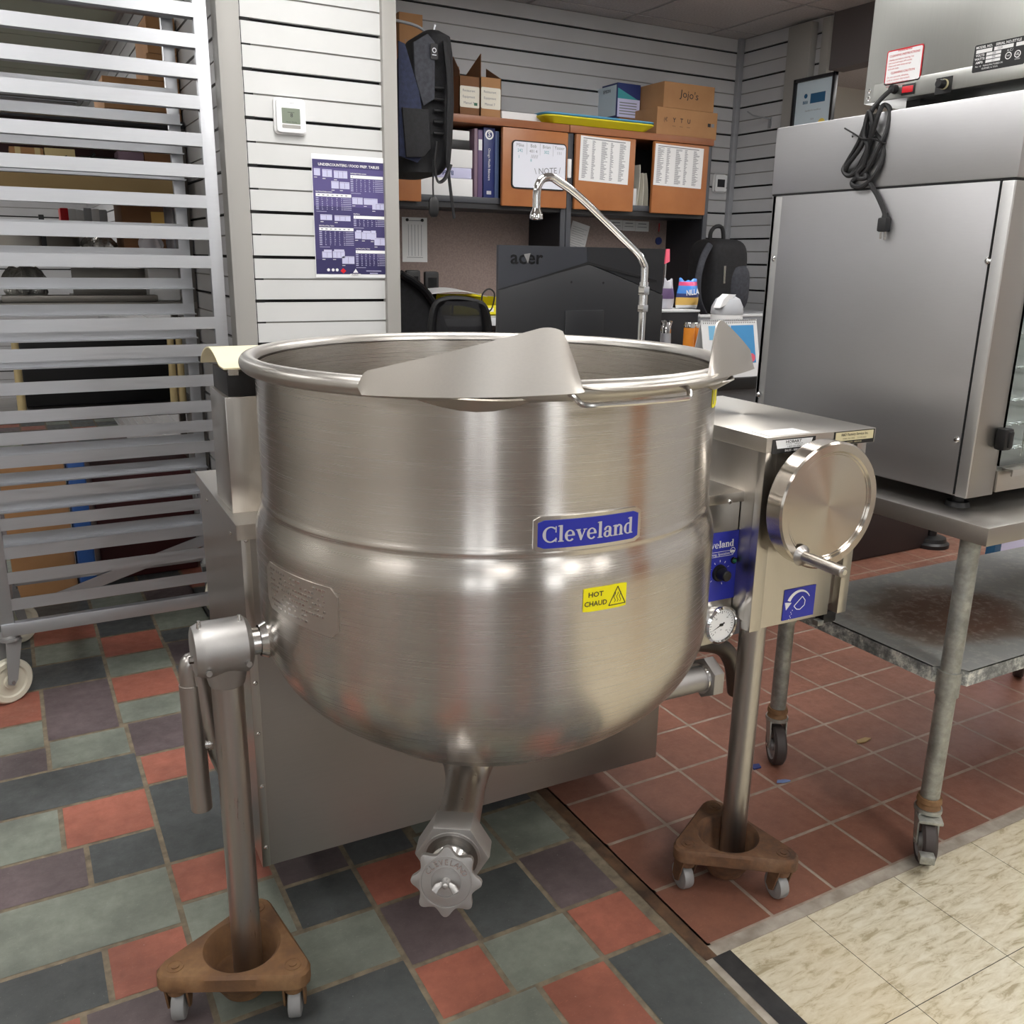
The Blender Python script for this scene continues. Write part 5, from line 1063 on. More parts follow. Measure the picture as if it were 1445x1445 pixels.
def dblue(m, w, h): m.text('Chicago Metallic Bakeware', .017, (0, -h*.02), 'white', rot=-pi/2, sx=.8); m.lathe([(w*.36, 0), (w*.36, .0005), (w*.24, .0005)], (0, h*.4, 0), (0, 0, 1), 'white', 20); m.text('S', w*.5, (0, h*.4), 'white', bold=.02); m.box((-w*.2, -h*.45, 0), (w*.2, -h*.4, .0004), 'sign_silver')
book(682, 698, 180, 'binder_blue', 'thick dark blue binder with white spine lettering', deco=dblue)
book(698.5, 704, 185, 'binder_light', 'light blue folder right of the thick blue binder')
def flat(px0, px1, py0, py1, mat, lab, cat, y=YH+.03, d=.25, name='paper_stack', deco=None):
    a, b = AY(px0, py0, y), AY(px1, py1, y); t = MB(); t.box((a.x, y, b.z), (b.x, y+d, a.z), mat, .002)
    o = t.build(name); tag(o, lab, cat, 'stacked papers on the open hutch shelf')
    return o
xs0 = 1.8
def slab(z0, z1, x0, x1, mat, lab, cat='paper', name='paper_stack', txt=None, y=YH+.03, d=.25):
    t = thing(name, ((x0+x1)/2, y, z0), lab, cat, 'stacked papers on the open hutch shelf'); MB().box((x0, y, z0), (x1, y+d, z1), mat, .002).build('stack', t)
    if txt:
        m = MB(Matrix(((1, 0, 0, (x0+x1)/2), (0, 0, -1, y-.0003), (0, 1, 0, (z0+z1)/2), (0, 0, 0, 1)))); m.text(txt, (z1-z0)*.6, (0, 0), 'navy_print', bold=.02, rot=pi); m.build('printing', t)
x1_ = AY(668, 250, YH+.03).x; zz_ = lambda py: AY(650, py, YH+.03).z
slab(zs_, zz_(252), 1.8, x1_-.004, 'white', 'thick white paper stack lying at the bottom of the shelf'); slab(zz_(252)+.001, zz_(237), 1.8, x1_-.01, 'lilac_print', 'pale box with blue brand lettering lying upside down', 'box', 'carton', 'Bluefin'); slab(zz_(237)+.001, zz_(211), 1.86, x1_-.006, 'white', 'white printed carton below the black tray', 'box', 'carton')
slab(zz_(211)+.001, zz_(198), 1.85, x1_-.02, 'black', 'black paper tray between two white boxes', 'tray', 'letter_tray'); slab(zz_(198)+.001, zz_(184), 1.86, x1_-.022, 'white', 'small white carton, topmost of the shelf stack', 'box', 'carton')
y = YH+.06; a = AY(897, 290, y); 
t = thing('file_folder', (a.x+.03, y, zs_), 'cream file folder with curled papers in the gap between doors', 'folder')
def fold(k): return lambda u, v: (a.x+.008+.022*k+.012*sin(v*2.2)+.028*(1-v)*k*.5, y+.2*u, zs_+.002+.21*v-(.04*v if k else 0))
for k in range(3): m = MB(); m.shell(fold(k), 2, 10, .003, 'paper_warm'); m.build('sheet', t)
m = MB(); m.box((a.x-.022, y, zs_), (a.x+.002, y+.02, zs_+.09), 'white', .002); tag(m.build('letter_box'), 'small white box at the left of the hutch gap', 'box')
# papers on the pinboards
def pinned(px0, py0, px1, py1, lab, rot=0, lines=0, name='pinned_paper', mat='paper'):
    y = 4.498; A = AY(px0, py0, y); B = AY(px1, py1, y); w = B.x-A.x; h = A.z-B.z
    t = thing(name, ((A.x+B.x)/2, y, B.z), lab, 'paper'); M = Matrix(((1, 0, 0, (A.x+B.x)/2), (0, 0, -1, y), (0, 1, 0, (A.z+B.z)/2), (0, 0, 0, 1))) @ Matrix.Rotation(radians(rot), 4, 'Z')
    m = MB(M); m.box((-w/2, -h/2, 0), (w/2, h/2, .001), mat); m.build('sheet', t)
    m = MB(M @ Matrix.Translation((0, 0, .0011)))
    if lines == 1:
        for i in range(5): m.box((-w*.26+w*.13*i, -h*.36, 0), (-w*.26+w*.13*i+.002, h*.34, .0003), 'ink_grey')
        m.box((-w*.32, -h*.4, 0), (w*.32, -h*.39, .0003), 'ink_grey'); m.box((-w*.3, h*.42, 0), (w*.3, h*.435, .0003), 'ink_grey')
        for s in (-1, 1): m.lathe([(.008, 0), (.008, .004), (0, .005)], (s*w*.3, h*.44, 0), (0, 0, 1), 'black', 10)
    elif lines == 2:
        for i in range(9): m.box((-w*.4, h*.3-h*.09*i, 0), (w*(.4-.15*(i % 2)), h*.31-h*.09*i, .0003), 'ink_grey')
    elif lines == 3:
        m.box((-w*.3, h*.2, 0), (w*.3, h*.28, .0003), 'ink_grey'); m.box((-w*.35, -h*.1, 0), (w*.35, -h*.05, .0003), 'ink_grey')
    if m.v: m.build('printing', t)
pinned(567, 306, 603, 370, 'white ruled sheet pinned to the left pinboard', 0, 1); pinned(804, 314, 828, 352, 'tilted typed sheet pinned behind the monitor', -14, 2)
for k, (x0, x1, l) in enumerate(((860, 878, 'small pinned card with a black logo, leftmost of the three'), (879, 896, 'small pinned card in the middle of the three'), (897, 915, 'small pinned card with a black dot, rightmost of the three'))): pinned(x0, 310+k, x1, 325+k, l, 0, 3, 'pinned_card')
q = AY(930, 340, 4.49); m = MB(); m.lathe([(0, 0), (.022, 0), (.022, .008), (0, .008)], (q.x, 4.499, q.z), (0, -1, 0), 'navy_print', 20); m.lathe([(0, 0), (.008, 0), (.008, .012), (0, .012)], (q.x, 4.499, q.z+.045), (0, -1, 0), 'pinboard', 12); m.tube([(q.x, 4.497, q.z+.04), (q.x, 4.497, q.z+.1)], .003, 'red', 6); tag(m.build('key_fob'), 'blue round key fob hanging on the right pinboard', 'key fob')
# ------------------------------------------------------------------ on top of the hutches
def carton(name, px0, pyt, px1, pyb, y, d, mat, lab, deco=None, z0=None, rot=0, cat='box', grp=None):
    A = AY(px0, pyt, y); B = AY(px1, pyb, y); w = B.x-A.x; z_ = ZTT+.0005 if z0 is None else z0; h = A.z-z_
    t = thing(name, ((A.x+B.x)/2, y, z_), lab, cat, grp); M = Matrix.Translation(((A.x+B.x)/2, y, z_)) @ Matrix.Rotation(radians(rot), 4, 'Z')
    m = MB(M); m.box((-w/2, 0, 0), (w/2, d, h), mat, .002); m.build('carton', t)
    if deco: m = MB(M @ Matrix(((1, 0, 0, 0), (0, 0, -1, -.0006), (0, 1, 0, h/2), (0, 0, 0, 1)))); deco(m, w, h); m.build('markings', t)
    return t, z_+h, M, w, h
def dmarks(m, w, h):
    m.text('(€', h*.2, (-w*.36, .01), 'ink'); 
    for i, s in enumerate('YTU'): m.text(s, h*.22, (-w*.22+w*.12*i, .01), 'ink', bold=.02); m.box((-w*.22+w*.12*i-.011, -.02, 0), (-w*.22+w*.12*i+.011, -.0185, .0003), 'ink')
    m.box((w*.34, -.006, 0), (w*.39, .012, .0003), 'ink'); m.box((w*.4, -.006, 0), (w*.45, .012, .0003), 'ink_grey')
t_, zt_, *_ = carton('cardboard_box', 928, 150, 1011, 188, 4.2, .28, 'cardboard', 'flat cardboard box with shipping symbols under another box', dmarks)
carton('cardboard_box', 938, 114, 1007, 153, 4.2, .26, 'cardboard', 'cardboard box with a handwritten name, topmost of the pair', lambda m, w, h: m.text("Jojo's", h*.42, (0, h*.06), 'ink', rot=-.06, sx=1.1), zt_+.0005)
t_, z2, M2, w2, h2 = carton('printer_box', 872, 116, 903, 152, 4.4, .15, 'navy_print', 'white and navy printed box on the hutch beside cardboard boxes', lambda m, w, h: (m.box((-w*.48, -h*.48, 0), (w*.48, h*.05, .0003), 'lilac_print'), m.prism([(-w*.48, h*.05), (w*.4, h*.05), (-w*.48, h*.35)], 0, .0004, 'teal'), [m.box((-w*.4, -h*.4+h*.08*i, .0003), (w*.35, -h*.37+h*.08*i, .0006), 'ink_grey') for i in range(5)]), z0=ZTT+.10)
m = MB(M2 @ Matrix(((0, 0, -1, -w2/2-.0006), (-1, 0, 0, 0), (0, 1, 0, 0), (0, 0, 0, 1)))); m.box((-.19, .01, 0), (-.01, h2-.01, .0004), 'sky_print'); m.text('EPSON', .024, (-.1, h2*.8), 'navy_print', bold=.02); m.build('side_print', t_)
carton('cardboard_box', 874, 152, 901, 170, 4.4, .15, 'cardboard_dark', 'low dark cardboard box under the navy printed box')
def openbox(px0, px1, pyt, pyb, y, lab, mat, flap):
    A = AY(px0, pyt, y); B = AY(px1, pyb, y); x0, x1 = A.x, B.x; z0 = ZTT+.0005; z1 = A.z; d = .16
    t = thing('open_carton', ((x0+x1)/2, y, z0), lab, 'box', 'open labelled cartons on the left hutch')
    m = MB(); m.box((x0, y, z0), (x1, y+.004, z1), mat); m.box((x0, y+d, z0), (x1, y+d+.004, z1), mat); m.box((x0, y, z0), (x0+.004, y+d, z1), 'cardboard_dark'); m.box((x1-.004, y, z0), (x1, y+d, z1), mat); m.box((x0, y, z0), (x1, y+d, z0+.004), mat); m.build('carton', t)
    if flap == 1: m = MB(); m.prism([(0, 0), (d, 0), (d*.95, .11), (d*.0, .02)], 0, .003, 'cardboard_dark', Matrix(((.25, 0, 1, x0), (1, 0, 0, y), (0.0, 1, 0, z1), (0, 0, 0, 1)))); m.build('flap', t)
    else: m = MB(); m.prism([(0, 0), (d, 0), (d, .03), (.0, .10)], 0, .003, 'cardboard_dark', Matrix(((0, 0, 1, x0), (1, 0, 0, y), (0, 1, 0, z1), (0, 0, 0, 1)))); m.build('flap', t); m = MB(); m.prism([(0, 0), (d, 0), (d, .07)], 0, .003, 'cardboard_dark', Matrix(((0, 0, 1, x1-.003), (1, 0, 0, y), (0, 1, 0, z1), (0, 0, 0, 1)))); m.build('flap', t)
    m = MB(Matrix(((1, 0, 0, (x0+x1)/2), (0, 0, -1, y-.0006), (0, 1, 0, z0+(z1-z0)*.5), (0, 0, 0, 1)))); w, h = x1-x0, z1-z0
    m.prism(rrect(w*.94, h*.52, .008), 0, .0006, 'paper_warm'); lab_ = m.build('label', t)
    m = MB(Matrix(((1, 0, 0, (x0+x1)/2), (0, 0, -1, y-.0013), (0, 1, 0, z0+(z1-z0)*.5), (0, 0, 0, 1))))
    for i, s in enumerate(('Restaurant', 'Equipment', 'Manual 7')): m.text(s, h*.085, (-w*.05, h*.15-h*.15*i), 'ink_grey')
    if flap == 1: m.box((w*.2, -h*.2, 0), (w*.36, -h*.13, .0003), 'green_led')
    m.build('handwriting', lab_)
openbox(648, 677.5, 106, 160, 4.24, 'brown open carton with a white handwritten label, left of two', 'cardboard_dark', 1); openbox(678, 707, 108, 163, 4.23, 'lighter open carton with a white handwritten label, right of two', 'cardboard', 2)
carton('cardboard_box', 640, 93, 648, 156, 4.43, .1, 'cardboard', 'narrow cardboard box mostly hidden behind the hanging backpack')
t_, *_ = carton('cardboard_box', 563, 16, 597, 100, 4.3, .2, 'cardboard', 'tall cardboard box standing behind the hanging backpack', lambda m, w, h: m.text('T-3000XJ', h*.04, (0, h*.22), 'ink_grey'))
a = AY(708, 156, 4.22); b = AY(766, 168, 4.22); m = MB(); m.box((a.x, 4.22, ZTT+.0005), (b.x, 4.45, a.z), 'white', .004); tag(m.build('paper_ream'), 'low stack of white paper on the hutch beside open cartons', 'paper')
A = AY(770, 164, 4.13); B = AY(927, 180, 4.13); zt_ = ZTT+.001
def tray(dx, z, mat, lab):
    w = B.x-A.x; n = MB(Matrix.Translation(((A.x+B.x)/2+dx, 4.255, z))); P = rrect(w, .26, .05, 6); q = rrect(w-.08, .19, .04, 6)
    N_ = len(P); vs = [(x, y, 0) for x, y in q]+[(x, y, .028) for x, y in P]+[(x, y, .034) for x, y in P]+[(x*.98, y*.98, .034) for x, y in P]+[(x, y, .006) for x, y in q]
    fs = [[k*N_+i, k*N_+(i+1) % N_, (k+1)*N_+(i+1) % N_, (k+1)*N_+i] for k in range(4) for i in range(N_)]+[list(range(N_))[::-1], [4*N_+i for i in range(N_)]]
    n.add(vs, fs, mat); tag(n.build('serving_tray'), lab, 'tray', 'stacked plastic trays on the hutch')
tray(0, zt_, 'yellow_tray', 'yellow plastic tray on the hutch under the blue one'); tray(.0, zt_+.012, 'blue_tray', 'blue plastic tray nested on the yellow one')
# ------------------------------------------------------------------ things on the desk
def dz(px, py, y): return AY(px, py, y)
def phone(px0, px1, py, lab):
    y = 4.3; a, b = AY(px0, py, y), AY(px1, py, y); t = thing('desk_phone', ((a.x+b.x)/2, y, ZD), lab, 'phone', 'black handsets on the desk'); m = MB(); m.box((a.x, y, ZD+.02), (b.x, y+.03, a.z), 'black', .012); m.build('handset', t); m = MB(); m.box((a.x-.01, y-.03, ZD+.0005), (b.x+.01, y+.06, ZD+.03), 'black', .008); m.build('base', t)
    m = MB(); m.box((a.x+.015, y-.0012, a.z-.09), (b.x-.015, y+.001, a.z-.03), 'black_gloss'); m.build('screen', t)
phone(573, 594, 381, 'black handset standing nearest the white partition end'); phone(600, 620, 383, 'black handset standing second from the partition end')
y = 4.05; a, b = AY(575, 428, y), AY(612, 446, y)
t = thing('basket', ((a.x+b.x)/2, y, ZD), 'small woven brown basket on the desk behind the chair', 'basket'); m = MB()
for k in range(6): z0 = ZD+.0005+k*(a.z-ZD)/6; m.tube([(a.x+.01*sin(k), y, z0+.006), (b.x, y, z0+.006), (b.x, y+.14, z0+.006), (a.x, y+.14, z0+.006), (a.x+.01*sin(k), y, z0+.006)], .007, 'basket', 6)
m.box((a.x, y+.005, ZD), (b.x-.003, y+.138, a.z-.012), 'basket'); m.build('weave', t)
y = 4.08; a, b = AY(640, 416, y), AY(704, 448, y)
t = thing('desk_organizer', ((a.x+b.x)/2, y, ZD), 'yellow desk organizer holding papers beside the monitor', 'organizer'); m = MB(); za = ZD+.0005
m.box((a.x, y, za), (b.x, y+.2, za+.006), 'yellow_tray'); m.box((a.x, y+.195, za), (b.x, y+.2, a.z-.004), 'yellow_tray')
for k in range(4): x_ = a.x+(b.x-a.x)*k/3; m.box((x_-.003, y+.03, za), (x_+.003, y+.2, a.z-.012), 'yellow_tray')
m.box((a.x, y, za), (b.x, y+.005, za+.05), 'yellow_tray', .001); m.box((a.x+.02, y+.04, za+.01), (a.x+.12, y+.18, a.z-.03), 'black'); m.build('tray', t)
m = MB(Matrix(((1, 0, 0, b.x-.06), (0, 0, -1, y-.0005), (0, 1, 0, za+.028), (0, 0, 0, 1)))); m.box((-.03, -.009, 0), (.03, .009, .0005), 'paper'); m.build('tag', t)
m = MB(); m.shell(lambda u, v: (a.x-.14+.34*u, y+.03+.2*v, a.z+.008+.03*sin(u*3.1+.3)*(.3+.7*u)-.012+.012*v), 12, 3, .002, 'paper'); tag(m.build('paper_sheet'), 'curled white paper lying over the yellow organizer', 'paper')
q = AY(690, 424, 4.02); m = MB(); m.tube(bez([q+V((-.04, 0, -.02)), q+V((-.035, 0, .03)), q+V((0, 0, .055)), q+V((.03, 0, .03)), q+V((.015, 0, -.04)), q+V((-.02, 0, -.06))], 5), .004, 'black', 6); tag(m.build('cable_loop'), 'black cable loop sticking up from the yellow organizer', 'cable')
# office chair: only the mesh back and the arms of the frame show over the kettle
def chair():
    y = 3.3; t = thing('office_chair', (AY(650, 440, y).x, y, 0), 'black mesh office chair between the desk and the kettle', 'chair')
    c = [AY(px, py, y) for px, py in ((618, 470), (611, 430), (622, 425), (676, 428), (688, 436), (700, 470))]
    x0, x1, zt_ = c[1].x, c[4].x, c[2].z
    m = MB(); m.shell(lambda u, v: (x0+.02+(x1-x0-.04)*u+(v-1)*-.05*(1 if u > .5 else -1)*abs(2*u-1)*.6, y-.04*sin(pi*u)+.05*(1-v), zt_-.52*(1-v)), 10, 8, .004, 'mesh_fabric'); bk = m.build('backrest_mesh', t)
    m = MB(); fr_ = bez([V((x0-.03, y+.06, zt_-.55)), V((x0-.01, y+.02, zt_-.28)), V((x0, y, zt_-.05)), V((x0+.05, y, zt_)), V((x1-.06, y, zt_-.01)), V((x1-.01, y, zt_-.06)), V((x1+.02, y+.02, zt_-.28)), V((x1+.04, y+.06, zt_-.55))], 6); m.tube(fr_, .024, 'black', 10, flat=.6); m.tube([V((x0-.01, y+.03, zt_-.4)), V((x1+.02, y+.03, zt_-.4))], .02, 'black', 8); m.build('backrest_frame', t)
    xc = (x0+x1)/2; zs2 = zt_-.58; m = MB(); m.box((xc-.24, y, zs2-.08), (xc+.24, y+.46, zs2), 'fabric_black', .03); m.build('seat', t)
    m = MB(); m.cyl((xc, y+.22, .1), (xc, y+.22, zs2-.08), .028, 'black', 16); m.build('gas_column', t)
    for k in range(5): A = 2*pi*k/5; m = MB(); m.tube([(xc, y+.22, .12), (xc+.23*cos(A), y+.22+.23*sin(A), .07)], [.025, .015], 'black', 8); lg = m.build('base_leg', t); m = MB(); m.lathe([(0, -.02), (.028, -.02), (.028, .02), (0, .02)], (xc+.23*cos(A), y+.22+.23*sin(A), .029), (sin(A), -cos(A), 0), 'black', 16); m.build('caster_wheel', lg)
chair()
y = 3.6; P = [AY(px, py, y) for px, py in ((564, 386), (570, 390), (584, 398), (600, 412), (612, 430), (622, 452), (630, 475))]
t = thing('round_back_chair', (P[3].x, y+.2, 0), 'glossy black chair with a sloping round back beside the partition', 'chair')
m = MB(); m.tube(bez(P, 5), .018, 'black_gloss', 10); m.build('back_rail', t)
m = MB(); 
m.shell(lambda u, v: P[min(int(u*6+.5), 6)]*(1-v)+V((1.375, y+.04, P[6].z))*v+V((0, .02, -.01)), 6, 4, .01, 'fabric_black'); m.build('back_panel', t)
m = MB(); m.cyl((1.52, y+.2, .03), (1.52, y+.2, P[6].z-.25), .03, 'black', 16); m.cyl((1.52, y+.2, .0), (1.52, y+.2, .03), .13, 'black', 28, .1); m.build('pedestal', t); m = MB(); m.box((1.375, y+.05, P[6].z-.26), (1.7, y+.27, P[6].z-.18), 'fabric_black', .03); m.build('seat', t)
# ------------------------------------------------------------------ front counter with monitor, calendar and small things
YM = 2.72; ZC1 = AY(1035, 529, 2.66).z
ct_ = thing('sales_counter', (2.3, 3.0, 0), 'grey sales counter with a dark edge behind the kettle', 'counter')
m = MB(); m.box((1.55, 2.58, ZC1-.045), (3.0, 3.16, ZC1), 'black', .004); m.build('counter_top', ct_); m = MB(); m.box((1.57, 2.6, 0), (2.98, 3.12, ZC1-.045), 'partition'); m.build('counter_body', ct_)
a, b = AY(704, 346, YM), AY(938, 351, YM); c = AY(704, 470, YM); zl = ZC1+.07
mo = thing('monitor', ((a.x+b.x)/2, YM+.1, ZC1), 'black flat monitor seen from behind with a silver maker name', 'monitor')
x0, x1, z1 = a.x, b.x, (a.z+b.z)/2; z0 = AY(704, 452, YM).z-.12; w = x1-x0; z0 = max(z0, ZC1+.05)
BM = Matrix(((1, 0, 0, x0), (0, 0, -1, YM), (0, 1, 0, z0), (0, 0, 0, 1))); h = z1-z0
def mz(px, py): p = AY(px, py, YM); return (p.x-x0, p.z-z0)
m = MB(BM); m.box((0, 0, -.018), (w, h, -.002), 'monitor_black', .003); m.build('casing', mo)
pk1 = mz(829, 371); l1 = mz(704, 408); r1 = mz(938, 415)
m = MB(BM); m.prism([(0, h), (0, l1[1]), (pk1[0], pk1[1]), (w, r1[1]), (w, h)], -.003, .0, 'monitor_sheen');  # lighter grey left half puts the cover's sheen into its colour
m.prism([(pk1[0]-.004, h), (pk1[0], pk1[1]), (w, r1[1]), (w, h)], .0, .0015, 'monitor_black'); m.build('upper_cover', mo)
m = MB(BM); m.prism([(0, 0), (w, 0), (w, r1[1]-.004), (pk1[0], pk1[1]-.004), (0, l1[1]-.004)], -.003, .006, 'monitor_low', bev=.002)
a_, b_ = mz(733, 399), mz(829, 371); m.prism([(a_[0], a_[1]-.002), (b_[0], b_[1]-.006), (b_[0], b_[1]+.004), (a_[0]+.02, a_[1]+.005)], .006, .0068, 'dark_gap'); c_ = mz(925, 397); m.prism([(b_[0], b_[1]-.006), (c_[0], c_[1]-.002), (c_[0], c_[1]+.004), (b_[0], b_[1]+.004)], .006, .0068, 'dark_gap')
for px, py in ((805, 398), (850, 399), (803, 445), (846, 446)): q = mz(px, py); m.lathe([(.004, .006), (.004, .0068), (0, .0068)], (q[0], q[1], 0), (0, 0, 1), 'dark_gap', 10)
m.build('lower_cover', mo)
q = mz(743, 364); m = MB(BM @ Matrix.Translation((0, 0, .0003))); m.text('acer', .062, (q[0], q[1]), 'black_gloss', bold=.015, ext=.001, sx=1.15); m.build('maker_name', mo)
m = MB(BM @ Matrix.Translation((0, 0, .0015))); m.prism([(q[0]-.012, q[1]+.012), (q[0]+.005, q[1]-.018), (q[0]+.012, q[1]+.01), (q[0]+.016, q[1]+.016), (q[0]+.002, q[1]+.014)], 0, .0005, 'chrome_soft'); m.build('maker_accent', mo)
m = MB(); m.box((x0+.02, YM+.02, z0+.02), (x1-.02, YM+.03, z1-.01), 'black_gloss'); m.build('screen', mo)
m = MB(); m.box((x0+w*.38, YM-.01, ZC1+.01), (x0+w*.62, YM+.02, z0+.15), 'monitor_black', .005); m.box((x0+w*.3, YM-.08, ZC1+.0005), (x0+w*.7, YM+.14, ZC1+.014), 'monitor_black', .005); m.build('stand', mo)
# desk calendar
yc_ = 2.64; a, b = AY(989, 452, yc_), AY(1067, 455, yc_); zb = ZC1+.001
cal = thing('desk_calendar', ((a.x+b.x)/2, yc_, zb), 'white spiral desk calendar with blue picture showing 05', 'calendar')
x0, x1, z1 = a.x, b.x, a.z; w, h = x1-x0, z1-zb; sl = .10
CM = frame((x0, yc_-sl*.5, zb), (1, 0, 0), (0, sl*.5, h)); hh = hypot(h, sl*.5)
m = MB(CM); m.box((0, 0, -.002), (w, hh, 0), 'white'); m.build('front_page', cal)
m = MB(frame((x0, yc_+sl*.5, zb), (1, 0, 0), (0, -sl*.5, h))); m.box((0, 0, 0), (w, hh, .002), 'white'); m.build('back_board', cal)
m = MB(CM @ Matrix.Translation((0, 0, .0004))); m.box((w*.12, hh*.66, 0), (w*.5, hh*.9, .0004), 'cal_light'); m.box((w*.52, hh*.6, 0), (w*.93, hh*.9, .0004), 'cal_blue'); m.box((w*.3, hh*.24, 0), (w*.93, hh*.6, .0004), 'cal_blue'); m.prism(rrect(w*.2, hh*.12, .01, 5, w*.72, hh*.36), .0004, .0008, 'ink'); m.lathe([(w*.06, 0), (w*.06, .0009), (0, .0009)], (w*.86, hh*.33, 0), (0, 0, 1), 'pink', 16)
m.text('05', hh*.1, (w*.62, hh*.15), 'ink_grey'); m.text('MAY', hh*.03, (w*.73, hh*.13), 'ink_grey'); m.build('picture', cal)
m = MB(CM)
for k in range(28): x_ = w*.04+w*.92*k/27; m.lathe([(.0032, .0), (.0032, .0012), (.0042, .0012), (.0042, 0)], (x_, hh-.001, -.0), (1, 0, 0), 'ink_grey', 8); m.box((x_-.0012, hh-.014, .0002), (x_+.0012, hh-.009, .0006), 'ink')
m.build('spiral', cal)
# water bottle
yb_ = 2.8; a, b = AY(1007, 460, yb_), AY(1041, 460, yb_); xb = (a.x+b.x)/2; r_ = (b.x-a.x)/2; zt_ = AY(1024, 417, yb_).z; zn = AY(1024, 444, yb_).z
t = thing('water_bottle', (xb, yb_, ZC1), 'white drinking bottle with a grey domed lid on the counter', 'bottle'); m = MB(); m.lathe([(0, 0), (r_*.95, 0), (r_, .01), (r_, zn-ZC1), (r_*.9, zn-ZC1+.004), (0, zn-ZC1+.004)], (xb, yb_, ZC1+.0005), (0, 0, 1), 'white', 32); m.build('body', t)
m = MB(); hd_ = zt_-zn; m.lathe([(r_*1.0, 0), (r_*1.02, .006), (r_*.98, hd_*.4), (r_*.75, hd_*.8), (r_*.3, hd_), (0, hd_)], (xb, yb_, zn+.002), (0, 0, 1), 'desk_grey', 32); m.prism([(-r_*1.15, hd_*.35), (-r_*.7, hd_*.5), (r_*.1, hd_*1.04), (-r_*.5, hd_*1.06), (-r_*.9, hd_*.8)], -r_*.3, r_*.3, 'white', Matrix(((1, 0, 0, xb), (0, 0, -1, yb_-.02), (0, 1, 0, zn+.002), (0, 0, 0, 1)))); m.build('lid', t)
# pepper mill, cups, chips, black cabinet
y = 2.75; q = AY(940, 460, y); zt_ = AY(940, 455, y).z; t = thing('shaker', (q.x, y, ZC1), 'small silver topped shaker on the counter beside the monitor', 'shaker')
m = MB(); hs_ = zt_-ZC1; m.lathe([(0, 0), (.025, 0), (.025, .02), (.02, hs_*.8), (0, hs_*.8)], (q.x, y, ZC1+.0005), (0, 0, 1), 'clear_plastic', 20); m.build('body', t); m = MB(); m.lathe([(.02, hs_*.8), (.02, hs_*.9), (.012, hs_), (0, hs_)], (q.x, y, ZC1+.001), (0, 0, 1), 'chrome', 20)
for k in range(5): m.cyl((q.x+.014*cos(k*1.3), y+.014*sin(k*1.3), ZC1+hs_*.93), (q.x+.02*cos(k*1.3), y+.02*sin(k*1.3), ZC1+hs_+.006), .005, 'chrome', 8)
m.build('cap', t)
for k, (px, yy) in enumerate(((973, 2.72), (983, 2.76))):
    q = AY(px, 460, yy); zt_ = AY(px, 455, yy).z; t = thing('bottle_jar', (q.x, yy, ZC1), ('orange jar with silver cap, left of the pair by the calendar', 'orange jar with silver cap tucked behind the calendar edge')[k], 'jar', 'orange jars by the calendar')
    m = MB(); hs_ = zt_-ZC1; m.lathe([(0, 0), (.018, 0), (.021, .01), (.021, hs_-.02), (0, hs_-.02)], (q.x, yy, ZC1+.0005), (0, 0, 1), 'orange', 20); m.build('body', t); m = MB(); m.lathe([(.021, hs_-.02), (.022, hs_-.014), (.019, hs_), (0, hs_)], (q.x, yy, ZC1+.001), (0, 0, 1), 'chrome', 20); m.build('cap', t)
y = 2.86; a, b = AY(933, 438, y), AY(986, 438, y); zc2 = a.z
t = thing('counter_cabinet', ((a.x+b.x)/2, y+.15, ZC1), 'black cabinet with a white top edge holding the snack bag', 'cabinet'); m = MB(); m.box((a.x, y, ZC1+.0005), (b.x, y+.28, zc2-.008), 'hutch_black', .003); m.build('body', t); m = MB(); m.box((a.x-.004, y-.004, zc2-.008), (b.x+.004, y+.28, zc2), 'desk_edge', .001); m.build('top', t)
def bag(px0, px1, pyt, y, d, mats, lab, name, cat):
    a, b = AY(px0, pyt, y), AY(px1, pyt, y); z1 = a.z; t = thing(name, ((a.x+b.x)/2, y, zc2), lab, cat); w = b.x-a.x; h = z1-zc2-.001
    f = lambda s: (lambda u, v: (a.x+w*u+.006*sin(v*5)*(1 if u > .5 else -1)-.02*w*(1-v)*(2*u-1)*-1, y+s*d*sin(pi*min(max(u, .02), .98))*sin(pi*min(max(v, .0), 1))**.6, zc2+.001+h*v*(1-.1*sin(pi*u)*(v > .9))+.004*sin(u*17)*(v > .95)))
    m = MB(); n = len(mats)
    for k, mt in enumerate(mats): 
        g = f(-1); m.grid(lambda u, v: g(u, (k+v)/n), 14, 3, mt)
        g2 = f(1); m.grid(lambda u, v: g2(u, (k+v)/n), 14, 3, mt, flip=True)
    m.build('pouch', t); return t, a, w, h
t, a, w, h = bag(957, 985, 392, 2.93, .04, ('white', 'chip_gold', 'chip_gold', 'navy_print', 'chip_blue', 'chip_blue', 'chip_pink', 'chip_blue'), 'colourful snack bag standing on the black cabinet', 'snack_bag', 'snack')
m = MB(Matrix(((1, 0, 0, a.x+w/2), (0, 0, -1, 2.93-.043), (0, 1, 0, zc2+h*.55), (0, 0, 0, 1)))); m.text('NILLA', .03, (-.008, .0), 'white', bold=.02, rot=.1, sx=.8); m.build('lettering', t)
bag(936, 951, 392, 2.92, .02, ('clear_plastic', 'binder_purple', 'clear_plastic'), 'half clear plastic pouch standing left of the snack bag', 'plastic_pouch', 'pouch')
q = AY(941, 362, 3.09); m = MB(); m.prism([(-.012, -.03), (.012, -.02), (.008, .03), (-.008, .03)], 0, .006, 'pink', Matrix(((1, 0, 0, q.x), (0, 0, -1, 3.09), (0, 1, 0, q.z), (0, 0, 0, 1)))); m.cyl((q.x, 3.094, q.z-.24), (q.x, 3.094, q.z-.0), .003, 'chrome_soft', 8); m.cyl((q.x, 3.094, zc2), (q.x, 3.094, zc2+.02), .02, 'black', 16); tag(m.build('paper_flag'), 'pink paper flag sticking up behind the monitor', 'flag')
